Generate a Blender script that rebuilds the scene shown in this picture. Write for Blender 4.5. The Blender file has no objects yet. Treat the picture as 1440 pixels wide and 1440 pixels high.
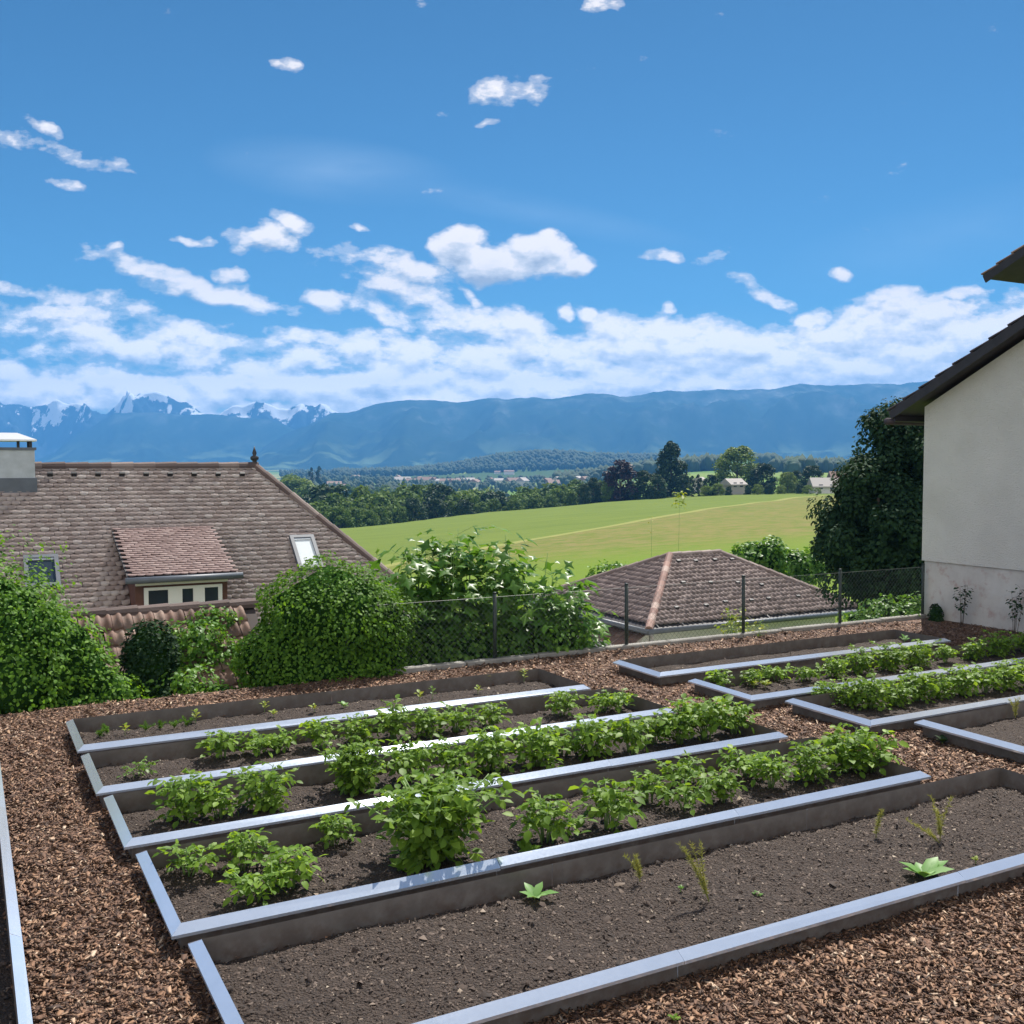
import bpy, math, random
import numpy as np
from mathutils import Vector, Matrix, noise as mnoise

R_ = math.radians
rng = np.random.default_rng(7)
random.seed(7)
scn = bpy.context.scene
HAZE_D = 2.1e-4; SKY_S = .059; CLOUD_E = 9.6; SUN_S = 4.1; EXPO = 1.1
COL = scn.collection

# ------------------------------------------------------------------ camera
H = 2.5
PITCH = R_(2.8)
F = 1440.0
cam_d = bpy.data.cameras.new('camera'); cam = bpy.data.objects.new('camera', cam_d)
COL.objects.link(cam); scn.camera = cam
cam.location = (0, 0, H); cam.rotation_euler = (R_(90)-PITCH, 0, 0)
cam_d.sensor_width = 36; cam_d.lens = 36; cam_d.clip_end = 30000; cam_d.clip_start = .05

def ray(px, py):
    a = (px-720)/F; b = (720-py)/F
    return np.array([a, math.cos(PITCH)+b*math.sin(PITCH), -math.sin(PITCH)+b*math.cos(PITCH)])
CAM = np.array([0, 0, H])
def gp(px, py, z=0.0):
    d = ray(px, py); return CAM + d*((z-H)/d[2])
def at(px, py, Y):
    d = ray(px, py); return CAM + d*(Y/d[1])
def on_plane(px, py, P, N):
    d = ray(px, py); return CAM + d*(np.dot(np.array(P)-CAM, N)/np.dot(d, N))
ANG = R_(28.2)
U = np.array([math.cos(ANG), math.sin(ANG), 0]); V = np.array([-math.sin(ANG), math.cos(ANG), 0])
W = -V; Z = np.array([0, 0, 1.0])
def uv(p): return float(np.dot(p, U)), float(np.dot(p, V))
def P_(u, v, z=0.0): return U*u + V*v + Z*z

# ------------------------------------------------------------------ object helpers
def mk(name, verts, faces, mat=None, parent=None, smooth=False):
    """faces: ndarray (n,k) or a list of index lists"""
    me = bpy.data.meshes.new(name)
    verts = np.asarray(verts, dtype=np.float32).reshape(-1, 3)
    if isinstance(faces, np.ndarray):
        n, k = faces.shape
        me.vertices.add(len(verts)); me.vertices.foreach_set('co', verts.ravel())
        me.loops.add(n*k); me.loops.foreach_set('vertex_index', faces.astype(np.int32).ravel())
        me.polygons.add(n); me.polygons.foreach_set('loop_start', np.arange(0, n*k, k, dtype=np.int32))
        me.polygons.foreach_set('loop_total', np.full(n, k, dtype=np.int32))
        me.update(calc_edges=True)
    else:
        me.from_pydata([tuple(map(float, v)) for v in verts], [], [tuple(int(i) for i in f) for f in faces]); me.update()
    if smooth:
        me.polygons.foreach_set('use_smooth', np.ones(len(me.polygons), dtype=bool))
    o = bpy.data.objects.new(name, me); COL.objects.link(o)
    if mat: me.materials.append(mat)
    if parent is not None: o.parent = parent
    return o
def tag(o, label=None, cat=None, group=None, kind=None):
    if label: o['label'] = label
    if cat: o['category'] = cat
    if group: o['group'] = group
    if kind: o['kind'] = kind
    return o
def thing(name, label, cat, loc=(0, 0, 0), rz=0, group=None, scale=1):
    o = bpy.data.objects.new(name, None); COL.objects.link(o)
    o.location = tuple(map(float, loc)); o.rotation_euler = (0, 0, rz); o.scale = (scale,)*3 if not hasattr(scale, '__len__') else scale
    o.empty_display_size = .2
    return tag(o, label, cat, group)
def dup(root, loc, rz=0, scale=1, label=None, group=None):
    r = root.copy(); COL.objects.link(r); r.location = tuple(map(float, loc)); r.rotation_euler = (0, 0, rz)
    r.scale = (scale,)*3 if not hasattr(scale, '__len__') else scale
    if label: r['label'] = label
    if group: r['group'] = group
    for ch in list(root.children):
        c = ch.copy(); COL.objects.link(c); c.parent = r
    return r

class MB:
    """collects boxes, tubes, quads into one mesh"""
    def __init__(s): s.v = []; s.f = []
    def add(s, vs, fs):
        b = len(s.v); s.v += [tuple(map(float, p)) for p in vs]; s.f += [[b+i for i in f] for f in fs]; return s
    def box(s, o, a, b, c):
        """corner o, edge vectors a,b,c"""
        o, a, b, c = map(np.array, (o, a, b, c)); o = o.astype(float)
        return s.add([o, o+a, o+a+b, o+b, o+c, o+a+c, o+a+b+c, o+b+c],
              [[0,3,2,1],[4,5,6,7],[0,1,5,4],[1,2,6,5],[2,3,7,6],[3,0,4,7]])
    def quad(s, *p): return s.add(p, [list(range(len(p)))])
    def tube(s, pts, rad, n=6, cap=True):
        pts = [np.array(p, float) for p in pts]
        if not hasattr(rad, '__len__'): rad = [rad]*len(pts)
        rings = []
        b = len(s.v)
        for i, p in enumerate(pts):
            d = pts[min(i+1, len(pts)-1)] - pts[max(i-1, 0)]; d /= (np.linalg.norm(d)+1e-9)
            x = np.cross(d, [0, 0, 1.0]) if abs(d[2]) < .9 else np.cross(d, [1.0, 0, 0]); x /= np.linalg.norm(x); y = np.cross(d, x)
            for k in range(n):
                t = 2*math.pi*k/n; s.v.append(tuple(p + rad[i]*(math.cos(t)*x+math.sin(t)*y)))
        for i in range(len(pts)-1):
            for k in range(n):
                s.f.append([b+i*n+k, b+i*n+(k+1) % n, b+(i+1)*n+(k+1) % n, b+(i+1)*n+k])
        if cap:
            s.f.append([b+k for k in range(n)][::-1]); s.f.append([b+(len(pts)-1)*n+k for k in range(n)])
        return s
    def build(s, name, mat, parent=None, smooth=False, bevel=0):
        o = mk(name, s.v, s.f, mat, parent, smooth)
        if bevel:
            m = o.modifiers.new('bevel', 'BEVEL'); m.width = bevel; m.segments = 1; m.limit_method = 'ANGLE'
        return o

def inst(TV, TF, P, Rm, S):
    """stamp a template (k verts, m faces of equal size) n times: P (n,3), Rm (n,3,3) columns = local axes, S (n,3)"""
    TV = np.asarray(TV, float); TF = np.asarray(TF); n = len(P)
    S = np.asarray(S, float); S = S[:, None]*np.ones(3) if S.ndim == 1 else S
    v = TV[None]*S[:, None, :]
    v = np.einsum('nij,nkj->nki', Rm, v) + P[:, None, :]
    f = TF[None] + (np.arange(n)*len(TV))[:, None, None]
    return v.reshape(-1, 3), f.reshape(-1, TF.shape[1])
def frames(N, spin=None, up=None):
    """frames whose z axis = N, y axis random spin about N"""
    N = N/np.linalg.norm(N, axis=1, keepdims=True); n = len(N)
    ref = rng.normal(size=(n, 3)) if up is None else up
    Y = ref - N*np.sum(ref*N, axis=1, keepdims=True); Y /= np.linalg.norm(Y, axis=1, keepdims=True)+1e-9
    X = np.cross(Y, N)
    return np.stack([X, Y, N], axis=2)
# leaf templates, y = along the leaf
LEAF4 = ([(0,0,0),(-.42,.45,.14),(0,1,-.05),(.42,.45,.14)], [(0,2,1),(0,3,2)])
LEAF7 = ([(0,0,0),(0,.5,.02),(0,1.05,-.12),(-.34,.28,.08),(-.33,.68,.05),(.34,.28,.08),(.33,.68,.05)],
         [(0,1,3),(3,1,4),(4,1,2),(0,5,1),(5,6,1),(6,2,1)])
# five lobed leaf (fig or plane like)
_l = [(0,0,0),(0,.45,.05)]
for a_, r_ in [(-150,.42),(-115,.30),(-80,.72),(-52,.42),(-28,.40),(0,1.0),(28,.40),(52,.42),(80,.72),(115,.30),(150,.42)]:
    _l.append((math.sin(R_(a_))*r_*.75, .45+math.cos(R_(a_))*r_*.6, -.10*r_))
LOBED = (_l, [(1, 3+i, 2+i) for i in range(10)] + [(0, 1, 2), (0, 12, 1)])

def fbm(p, sc=1.0, oct=4, seed=0.0):
    """p (n,3) -> ~[-1,1], mathutils perlin"""
    out = np.empty(len(p))
    for i, q in enumerate(p):
        out[i] = mnoise.fractal(Vector((q[0]*sc+seed, q[1]*sc+seed*1.7, q[2]*sc-seed)), 1.0, 2.0, oct)
    return out
def sstep(a, b, x):
    t = np.clip((np.asarray(x, float)-a)/(b-a), 0, 1); return t*t*(3-2*t)

# ------------------------------------------------------------------ materials
def new_mat(name):
    m = bpy.data.materials.new(name); m.use_nodes = True
    nt = m.node_tree; nt.nodes.clear()
    out = nt.nodes.new('ShaderNodeOutputMaterial')
    return m, nt, out
def N_(nt, typ, **kw):
    n = nt.nodes.new(typ)
    for k, v in kw.items():
        if k == 'ins':
            for kk, vv in v.items():
                if hasattr(vv, 'is_linked') or isinstance(vv, bpy.types.NodeSocket): nt.links.new(vv, n.inputs[kk])
                else: n.inputs[kk].default_value = vv
        else: setattr(n, k, v)
    return n
def ramp(nt, fac, stops, interp='LINEAR'):
    r = nt.nodes.new('ShaderNodeValToRGB'); r.color_ramp.interpolation = interp
    e = r.color_ramp.elements
    while len(e) < len(stops): e.new(.5)
    for i, (p, c) in enumerate(stops):
        e[i].position = p; e[i].color = (*c, 1) if len(c) == 3 else c
    nt.links.new(fac, r.inputs[0]); return r.outputs[0]
def coords(nt, kind='Object'):
    return N_(nt, 'ShaderNodeTexCoord').outputs[kind]
def noise_t(nt, vec, scale, detail=4, rough=.55, out='Fac', dist=0.0):
    n = N_(nt, 'ShaderNodeTexNoise', ins={'Vector': vec, 'Scale': scale, 'Detail': detail, 'Roughness': rough, 'Distortion': dist})
    return n.outputs[out]
def mixc(nt, fac, a, b, mode='MIX'):
    m = nt.nodes.new('ShaderNodeMix'); m.data_type = 'RGBA'; m.blend_type = mode
    for i, v in ((0, fac), (6, a), (7, b)):
        if isinstance(v, bpy.types.NodeSocket): nt.links.new(v, m.inputs[i])
        else: m.inputs[i].default_value = (*v, 1) if (hasattr(v, '__len__') and len(v) == 3) else v
    return m.outputs[2]
def mth(nt, op, a, b=None, c=None, clamp=False):
    m = nt.nodes.new('ShaderNodeMath'); m.operation = op; m.use_clamp = clamp
    for i, v in enumerate((a, b, c)):
        if v is None: continue
        if isinstance(v, bpy.types.NodeSocket): nt.links.new(v, m.inputs[i])
        else: m.inputs[i].default_value = v
    return m.outputs[0]
def bump(nt, h, strength=.4, dist=.02, normal=None):
    b = N_(nt, 'ShaderNodeBump', ins={'Height': h, 'Strength': strength, 'Distance': dist})
    if normal: nt.links.new(normal, b.inputs['Normal'])
    return b.outputs[0]
def pbr(nt, out, col, rough=.7, normal=None, metal=0.0, spec=None, trans=None):
    p = nt.nodes.new('ShaderNodeBsdfPrincipled')
    for k, v in (('Base Color', col), ('Roughness', rough), ('Metallic', metal)):
        if isinstance(v, bpy.types.NodeSocket): nt.links.new(v, p.inputs[k])
        else: p.inputs[k].default_value = (*v, 1) if (hasattr(v, '__len__') and len(v) == 3) else v
    if spec is not None: p.inputs['Specular IOR Level'].default_value = spec
    if normal: nt.links.new(normal, p.inputs['Normal'])
    nt.links.new(p.outputs[0], out.inputs[0])
    return p
def island(nt): return N_(nt, 'ShaderNodeNewGeometry').outputs['Random Per Island']

def mat_simple(name, col, rough=.7, nscale=0, namp=.25, bscale=0, bstr=.3, bdist=.01, metal=0, spec=None):
    m, nt, out = new_mat(name); c = coords(nt); cc = (*col, 1)
    if nscale:
        n = noise_t(nt, c, nscale, 5)
        cc = ramp(nt, n, [(.25, tuple(x*(1-namp) for x in col)), (.75, tuple(min(1, x*(1+namp)) for x in col))])
    nm = bump(nt, noise_t(nt, c, bscale, 6), bstr, bdist) if bscale else None
    pbr(nt, out, cc, rough, nm, metal, spec); return m
def mat_leaf(name, c1, c2, c3=None, rough=.45, transl=.35, spec=.45, tcol=None):
    m, nt, out = new_mat(name)
    ri = island(nt)
    stops = [(0, c1), (.6, c2), (1, c3 or c2)]
    col = ramp(nt, ri, stops)
    oi = N_(nt, 'ShaderNodeObjectInfo').outputs['Random']
    col = mixc(nt, mth(nt, 'MULTIPLY', oi, .35), col, tuple(x*.6 for x in c1))
    p = pbr(nt, out, col, rough, spec=spec*.5)
    t = N_(nt, 'ShaderNodeBsdfTranslucent')
    tc = mixc(nt, 1.0, col, tcol or (1.5, 1.35, .6), 'MULTIPLY')
    nt.links.new(tc, t.inputs[0])
    mx = N_(nt, 'ShaderNodeMixShader'); mx.inputs[0].default_value = transl
    nt.links.new(p.outputs[0], mx.inputs[1]); nt.links.new(t.outputs[0], mx.inputs[2]); nt.links.new(mx.outputs[0], out.inputs[0])
    return m
M = {}
# bark mulch base
m, nt, out = new_mat('mulch_ground'); c = coords(nt)
v = N_(nt, 'ShaderNodeTexVoronoi', ins={'Vector': c, 'Scale': 38.0, 'Randomness': 1.0})
mp = N_(nt, 'ShaderNodeMapping', ins={'Vector': c}); mp.inputs['Rotation'].default_value = (0, 0, .8); mp.inputs['Scale'].default_value = (2.3, 1, 1)
v2 = N_(nt, 'ShaderNodeTexVoronoi', ins={'Vector': mp.outputs[0], 'Scale': 30.0})
cr = ramp(nt, N_(nt, 'ShaderNodeSeparateColor', ins={0: v2.outputs['Color']}).outputs[0], [(0, (.035, .018, .012)), (.45, (.10, .050, .030)), (.8, (.19, .10, .062)), (1, (.30, .19, .13))])
hh = mth(nt, 'ADD', v.outputs['Distance'], mth(nt, 'MULTIPLY', noise_t(nt, c, 60, 4), .6))
pbr(nt, out, cr, .85, bump(nt, hh, .9, .02)); M['mulch'] = m
# chips
m, nt, out = new_mat('bark_chip'); ri = island(nt)
cr = ramp(nt, ri, [(0, (.065, .032, .018)), (.35, (.165, .080, .042)), (.7, (.30, .160, .088)), (.9, (.44, .27, .165)), (1, (.62, .47, .34))])
c = coords(nt); mp = N_(nt, 'ShaderNodeMapping', ins={'Vector': c}); mp.inputs['Scale'].default_value = (60, 200, 60)
n = noise_t(nt, c, 90, 3)
cr2 = mixc(nt, mth(nt, 'MULTIPLY', n, .5), cr, (.05, .028, .02))
pbr(nt, out, cr2, .8, bump(nt, n, .5, .004)); M['chip'] = m
# soil
m, nt, out = new_mat('compost_soil'); c = coords(nt)
n1 = noise_t(nt, c, 3, 4); n2 = noise_t(nt, c, 45, 6, .7)
cr = ramp(nt, n2, [(.3, (.016, .010, .007)), (.55, (.046, .030, .022)), (.8, (.095, .065, .048))])
cr = mixc(nt, mth(nt, 'MULTIPLY', n1, .5), cr, (.066, .044, .032))
v = N_(nt, 'ShaderNodeTexVoronoi', ins={'Vector': c, 'Scale': 70.0})
pbr(nt, out, cr, .9, bump(nt, mth(nt, 'ADD', n2, v.outputs['Distance']), 1.0, .02)); M['soil'] = m
m, nt, out = new_mat('soil_crumb'); ri = island(nt)
cr = ramp(nt, ri, [(0, (.018, .012, .010)), (.6, (.056, .037, .028)), (.93, (.12, .088, .070)), (.985, (.20, .155, .12)), (1, (.36, .30, .23))])
pbr(nt, out, cr, .85); M['crumb'] = m
# galvanised steel
m, nt, out = new_mat('galvanised_steel'); c = coords(nt)
n = noise_t(nt, c, 5, 4); n2 = noise_t(nt, c, 60, 3)
col = ramp(nt, n, [(.3, (.64, .70, .80)), (.7, (.70, .76, .86))])
rg = ramp(nt, n2, [(.3, (.15,)*3), (.7, (.18,)*3)])
pbr(nt, out, col, rg, bump(nt, n, .03, .01), .66); M['steel'] = m
m, nt, out = new_mat('steel_wall_dull_shaded'); c = coords(nt)
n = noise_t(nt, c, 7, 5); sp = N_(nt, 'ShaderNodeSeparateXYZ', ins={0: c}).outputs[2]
col = ramp(nt, n, [(.3, (.105, .092, .082)), (.7, (.18, .160, .145))])  # dull walls, darker than the lip: their shade is put into the colour
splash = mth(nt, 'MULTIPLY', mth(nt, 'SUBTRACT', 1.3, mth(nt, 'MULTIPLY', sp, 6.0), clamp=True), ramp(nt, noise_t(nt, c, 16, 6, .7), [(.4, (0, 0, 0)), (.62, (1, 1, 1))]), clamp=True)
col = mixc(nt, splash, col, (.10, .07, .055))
pbr(nt, out, col, .5, bump(nt, n, .1, .01), .15); M['steel_dull_shaded'] = m
M['soil_dark'] = M['soil']
# tiles
def tile_mat(name, stops, moss=.35, mosscol=(.16, .15, .13), bs=40):
    m, nt, out = new_mat(name); c = coords(nt); ri = island(nt)
    cr = ramp(nt, ri, stops)
    n = noise_t(nt, c, 1.3, 6, .7); n2 = noise_t(nt, c, 12, 5, .7)
    f = mth(nt, 'MULTIPLY', ramp(nt, mth(nt, 'ADD', mth(nt, 'MULTIPLY', n, .5), mth(nt, 'MULTIPLY', n2, .5)), [(.45, (0, 0, 0)), (.62, (1, 1, 1))]), moss)
    cr = mixc(nt, f, cr, mosscol)
    pbr(nt, out, cr, .75, bump(nt, noise_t(nt, c, bs, 4), .3, .01), spec=.4); return m
M['tile_old'] = tile_mat('old_plain_tile', [(0, (.25, .190, .168)), (.5, (.32, .255, .230)), (.9, (.38, .315, .285)), (1, (.47, .41, .375))], .5, (.17, .145, .135))
M['tile_dark'] = tile_mat('weathered_brown_tile', [(0, (.165, .118, .105)), (.5, (.22, .162, .145)), (1, (.29, .22, .20))], .6, (.17, .13, .12))
M['tile_red'] = tile_mat('red_clay_tile', [(0, (.12, .065, .048)), (.5, (.20, .115, .085)), (1, (.30, .20, .155))], .85, (.12, .095, .08))
M['ridge_old'] = tile_mat('old_ridge_tile', [(0, (.07, .045, .04)), (.5, (.12, .08, .07)), (1, (.22, .17, .15))], .6, (.09, .07, .065))
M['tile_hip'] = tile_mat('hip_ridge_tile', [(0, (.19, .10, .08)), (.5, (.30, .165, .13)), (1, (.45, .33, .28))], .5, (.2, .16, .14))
M['tile_black'] = mat_simple('dark_concrete_tile', (.045, .030, .036), .6, 3, .3, 30, .3)
M['dormer_tile'] = tile_mat('dormer_plain_tile', [(0, (.20, .13, .118)), (.5, (.26, .175, .16)), (1, (.33, .24, .22))], .3, (.19, .14, .13))
M['underlay'] = mat_simple('roof_underlay', (.05, .038, .034), .9)
M['wood_dark'] = mat_simple('dark_stained_wood', (.030, .024, .026), .6, 6, .3, 25, .2)
M['wood_red'] = mat_simple('red_brown_cladding', (.11, .045, .032), .7, 6, .25, 20, .2)
M['white_paint'] = mat_simple('white_window_paint', (.75, .74, .72), .45)
M['zinc'] = mat_simple('zinc_sheet', (.42, .45, .48), .45, 5, .15, 20, .1, metal=.6)
M['zinc_bright'] = mat_simple('bright_zinc_cap', (.75, .76, .78), .35, metal=.5)
M['flash'] = mat_simple('lead_flashing', (.10, .115, .14), .5, 5, .2)
M['concrete'] = mat_simple('kerb_concrete', (.25, .235, .21), .85, 6, .3, 60, .4)
M['post'] = mat_simple('dark_green_post', (.018, .028, .024), .5)
M['wire'] = mat_simple('coated_wire', (.07, .085, .08), .5)
M['wall_cream'] = mat_simple('cream_wall_plaster', (.74, .73, .70), .9, 1.5, .12, 60, .3)
M['bark'] = mat_simple('tree_bark', (.10, .075, .055), .9, 8, .35, 30, .6)
M['stem'] = mat_simple('plant_stem', (.16, .27, .07), .6, 12, .2)
M['iron'] = mat_simple('black_iron', (.02, .02, .022), .5)
# glass panes
m, nt, out = new_mat('window_glass'); p = pbr(nt, out, (.03, .04, .05), .06, spec=.9); M['glass'] = m
m, nt, out = new_mat('pale_roller_blind'); p = pbr(nt, out, mixc(nt, noise_t(nt, coords(nt), 3), (.60, .66, .68), (.78, .80, .80)), .12, spec=.8); M['blind'] = m
# render plaster wall of the near house
m, nt, out = new_mat('rough_white_render'); c = coords(nt)
n = noise_t(nt, c, 1.2, 5); n2 = noise_t(nt, c, 50, 8, .75); vv = N_(nt, 'ShaderNodeTexVoronoi', ins={'Vector': c, 'Scale': 55.0})
col = ramp(nt, n, [(.3, (.66, .635, .58)), (.7, (.77, .745, .69))])
col = mixc(nt, ramp(nt, n2, [(.30, (.55,)*3), (.42, (0, 0, 0))]), col, (.42, .42, .41))
pbr(nt, out, col, .95, bump(nt, mth(nt, 'ADD', mth(nt, 'MULTIPLY', n2, 1.6), vv.outputs['Distance']), 1.0, .014), spec=.1); M['render'] = m
m, nt, out = new_mat('smooth_plinth_render'); c = coords(nt)
n = noise_t(nt, c, 2.2, 6, .65)
col = ramp(nt, n, [(.28, (.46, .43, .40)), (.5, (.54, .51, .475)), (.72, (.60, .575, .54))])
st = noise_t(nt, c, 5.5, 5, .7)
col = mixc(nt, ramp(nt, st, [(.54, (0, 0, 0)), (.70, (.8,)*3)]), col, (.42, .30, .27))
pbr(nt, out, col, .92, bump(nt, noise_t(nt, c, 40, 5), .3, .01), spec=.1); M['plinth'] = m
# leaves
M['ivy'] = mat_leaf('ivy_leaf', (.055, .135, .014), (.110, .240, .020), (.19, .36, .034), .6, .42)
M['ivy_dark'] = mat_leaf('dark_ivy_leaf', (.012, .032, .012), (.022, .055, .018), (.04, .08, .028), .65, .12, spec=.2)
M['fig'] = mat_leaf('lobed_leaf', (.060, .150, .024), (.105, .230, .035), (.18, .32, .06), .36, .42)
M['potato'] = mat_leaf('potato_leaf', (.10, .190, .022), (.165, .290, .032), (.26, .40, .055), .5, .45)
M['potato2'] = mat_leaf('potato_leaf_dull', (.09, .165, .030), (.135, .235, .042), (.20, .31, .07), .45, .36)
M['yellow'] = mat_leaf('yellow_green_leaf', (.16, .24, .03), (.28, .34, .04), (.45, .46, .06), .5, .35)
M['pale'] = mat_leaf('pale_broad_leaf', (.12, .26, .06), (.18, .34, .10), (.30, .45, .2), .45, .3)
M['wisp'] = mat_leaf('wispy_frond', (.20, .22, .05), (.30, .31, .08), (.42, .40, .13), .6, .3)
M['tree_far'] = mat_leaf('belt_tree_leaf', (.055, .110, .022), (.095, .165, .030), (.15, .22, .045), .75, .25)
M['tree_light'] = mat_leaf('light_tree_leaf', (.10, .160, .028), (.14, .21, .040), (.19, .26, .055), .65, .3)
M['tree_dark'] = mat_leaf('dark_tree_leaf', (.018, .042, .014), (.032, .066, .022), (.055, .10, .032), .65, .15)
M['tree_purple'] = mat_leaf('copper_beech_leaf', (.020, .012, .016), (.034, .018, .022), (.06, .03, .03), .6, .1, tcol=(1.5, .6, .6))
M['tree_near'] = mat_leaf('glossy_dark_leaf', (.016, .040, .018), (.026, .060, .026), (.035, .07, .03), .75, .12, spec=.2)
M['forest'] = mat_simple('forest_mass', (.025, .050, .020), .9, .02, .5)
M['shrub'] = mat_leaf('shrub_leaf', (.06, .15, .02), (.10, .22, .03), (.18, .32, .05), .45, .35)
# ------------------------------------------------------------------ terrain
VK = 11.0                                   # v of the kerb line
_ea = [-.6, -.16, -.083, -.014, .055, .2, .5]; _ey = [170, 195, 215, 235, 250, 262, 268]
def terr(X, Y):
    X = np.asarray(X, float); Y = np.asarray(Y, float)
    v = X*V[0]+Y*V[1]; a = X/np.maximum(Y, 20)
    zf = -3.58 + .0843*50*np.tanh(X/50) - .0221*np.clip(Y, -50, 400)
    zf += -1.2*sstep(.12, .3, a)*sstep(120, 230, Y)*0
    ye = np.interp(a, _ea, _ey)
    far = -25 + 19*sstep(.0, .2, a)
    hill = 27*np.exp(-((X-20)/175)**2) + 15*sstep(-150, 120, X)
    far = far + hill*np.exp(-((Y-2150)/260)**2)
    z = zf + (far-zf)*sstep(ye+2, ye+65, Y)
    near = -1.9
    z = near + (z-near)*sstep(VK+.8, VK+6, v)
    return z
n = 340
tx = np.linspace(-1, 1, n); gx = np.sinh(tx*6.6)/math.sinh(6.6)*6200
ty = np.linspace(-.62, 1, n); gy = np.sinh(ty*6.6)/math.sinh(6.6)*6300 + 20
XX, YY = np.meshgrid(gx, gy, indexing='ij')
ZZ = terr(XX, YY)
_q = np.stack([XX.ravel()/60, YY.ravel()/60, np.zeros(n*n)], 1)
ZZ = ZZ + (fbm(_q, 1, 3).reshape(n, n))*np.clip((np.hypot(XX, YY)-40)/400, 0, 1)*1.2
idx = np.arange(n*n).reshape(n, n)
fq = np.stack([idx[:-1, :-1], idx[1:, :-1], idx[1:, 1:], idx[:-1, 1:]], -1).reshape(-1, 4)
A = at(690, 770, 1); 
def field_pt(px, py):
    d = ray(px, py); t = 5.0
    for _ in range(4000):
        p = CAM+d*t
        if p[2] < terr(p[0], p[1]): return p
        t *= 1.003
    return p
fa, fb = field_pt(700, 768), field_pt(1080, 705)
print('field boundary', fa, fb)
m, nt, out = new_mat('meadow_and_fields'); c = coords(nt)
sx = N_(nt, 'ShaderNodeSeparateXYZ', ins={0: c}); X_, Y_ = sx.outputs[0], sx.outputs[1]
dx, dy = fb[0]-fa[0], fb[1]-fa[1]; L = math.hypot(dx, dy); nx_, ny_ = -dy/L, dx/L
wob = mth(nt, 'MULTIPLY', mth(nt, 'SUBTRACT', noise_t(nt, c, .03, 2), .5), 5)
sd = mth(nt, 'ADD', mth(nt, 'ADD', mth(nt, 'MULTIPLY', X_, nx_), mth(nt, 'MULTIPLY', Y_, ny_)), mth(nt, 'SUBTRACT', wob, fa[0]*nx_+fa[1]*ny_))
# streaks run along the field boundary
mp = N_(nt, 'ShaderNodeMapping', ins={'Vector': c}); mp.inputs['Rotation'].default_value = (0, 0, -math.atan2(dy, dx)); mp.inputs['Scale'].default_value = (.03, .35, 1)
s1 = noise_t(nt, mp.outputs[0], 1.0, 5, .6); s2 = noise_t(nt, c, .5, 6, .7); s3 = noise_t(nt, c, .035, 3)
green = ramp(nt, s1, [(.3, (.085, .132, .016)), (.7, (.130, .178, .026))])
green = mixc(nt, mth(nt, 'MULTIPLY', s2, .4), green, (.15, .17, .04))
olive = ramp(nt, s3, [(.35, (.130, .150, .026)), (.65, (.095, .140, .018))])
olive = mixc(nt, ramp(nt, s2, [(.40, (0, 0, 0)), (.60, (.85,)*3)]), olive, (.190, .160, .055))
nearf = mth(nt, 'SUBTRACT', 1.0, mth(nt, 'DIVIDE', Y_, 95.0), clamp=True)
olive = mixc(nt, ramp(nt, nearf, [(.05, (0, 0, 0)), (.25, (1, 1, 1))]), olive, (.12, .18, .018))
isup = mth(nt, 'GREATER_THAN', sd, 0.0)
fld = mixc(nt, isup, olive, green)
trk = mth(nt, 'LESS_THAN', mth(nt, 'ABSOLUTE', mth(nt, 'ADD', sd, .3)), .9)
fld = mixc(nt, mth(nt, 'MULTIPLY', trk, .5), fld, (.30, .30, .10))
vor = N_(nt, 'ShaderNodeTexVoronoi', ins={'Vector': c, 'Scale': .0045})
patch = ramp(nt, N_(nt, 'ShaderNodeSeparateColor', ins={0: vor.outputs['Color']}).outputs[0], [(0, (.05, .09, .02)), (.35, (.11, .19, .035)), (.6, (.16, .22, .05)), (.8, (.24, .25, .10)), (1, (.08, .14, .03))], 'CONSTANT')
farf = mth(nt, 'GREATER_THAN', Y_, 300.0)
col = mixc(nt, farf, fld, patch)
pbr(nt, out, col, .95, bump(nt, s2, .5, .3), spec=.1); M['meadow'] = m
g = mk('meadow_ground', np.stack([XX, YY, ZZ], -1).reshape(-1, 3), fq, M['meadow'], smooth=True); tag(g, kind='structure')

# ------------------------------------------------------------------ mountains
def mountain_range(name, prof, Y0, depth, basez, mat, seed, rough=1.0, nx=360, ny=70, behind=.35):
    px = np.array([p[0] for p in prof], float); py = np.array([p[1] for p in prof], float)
    xs = np.linspace(px[0], px[-1], nx)
    top = np.interp(xs, px, py)
    a = (xs-720)/F
    Xr = a*Y0; Zr = H + (650-top)/F*Y0
    q = np.stack([Xr/180, np.zeros(nx), np.zeros(nx)], 1)
    Zr = Zr + fbm(q, 1, 5, seed)*Y0*.0035*rough
    s = np.linspace(0, 1+behind, ny)
    S, XI = np.meshgrid(s, Xr, indexing='ij'); ZT = np.tile(Zr, (ny, 1))
    q = np.stack([XI.ravel()/420, S.ravel()*depth/900, np.zeros(ny*nx)], 1)
    n1 = np.array([mnoise.ridged_multi_fractal(Vector((x+seed, y, 0)), .9, 2.1, 5, 1.0, 2.0) for x, y, _ in q]).reshape(ny, nx)
    prof_s = np.where(S <= 1, S**1.15, 1-(S-1)*1.1)
    edge = np.clip(np.minimum(S, 1)*(1-np.clip(S, 0, 1))*4, 0, 1)
    Zm = basez + (ZT-basez)*prof_s + (n1-1.0)*edge*(ZT-basez)*.28*rough
    Ym = Y0 - depth*(1-S) + (n1-1)*depth*.05*edge
    Xm = XI*(Ym/Y0)
    ii = np.arange(nx*ny).reshape(ny, nx)
    ff = np.stack([ii[:-1, :-1], ii[:-1, 1:], ii[1:, 1:], ii[1:, :-1]], -1).reshape(-1, 4)
    o = mk(name, np.stack([Xm, Ym, Zm], -1).reshape(-1, 3), ff, mat, smooth=True); tag(o, kind='structure'); return o
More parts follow.
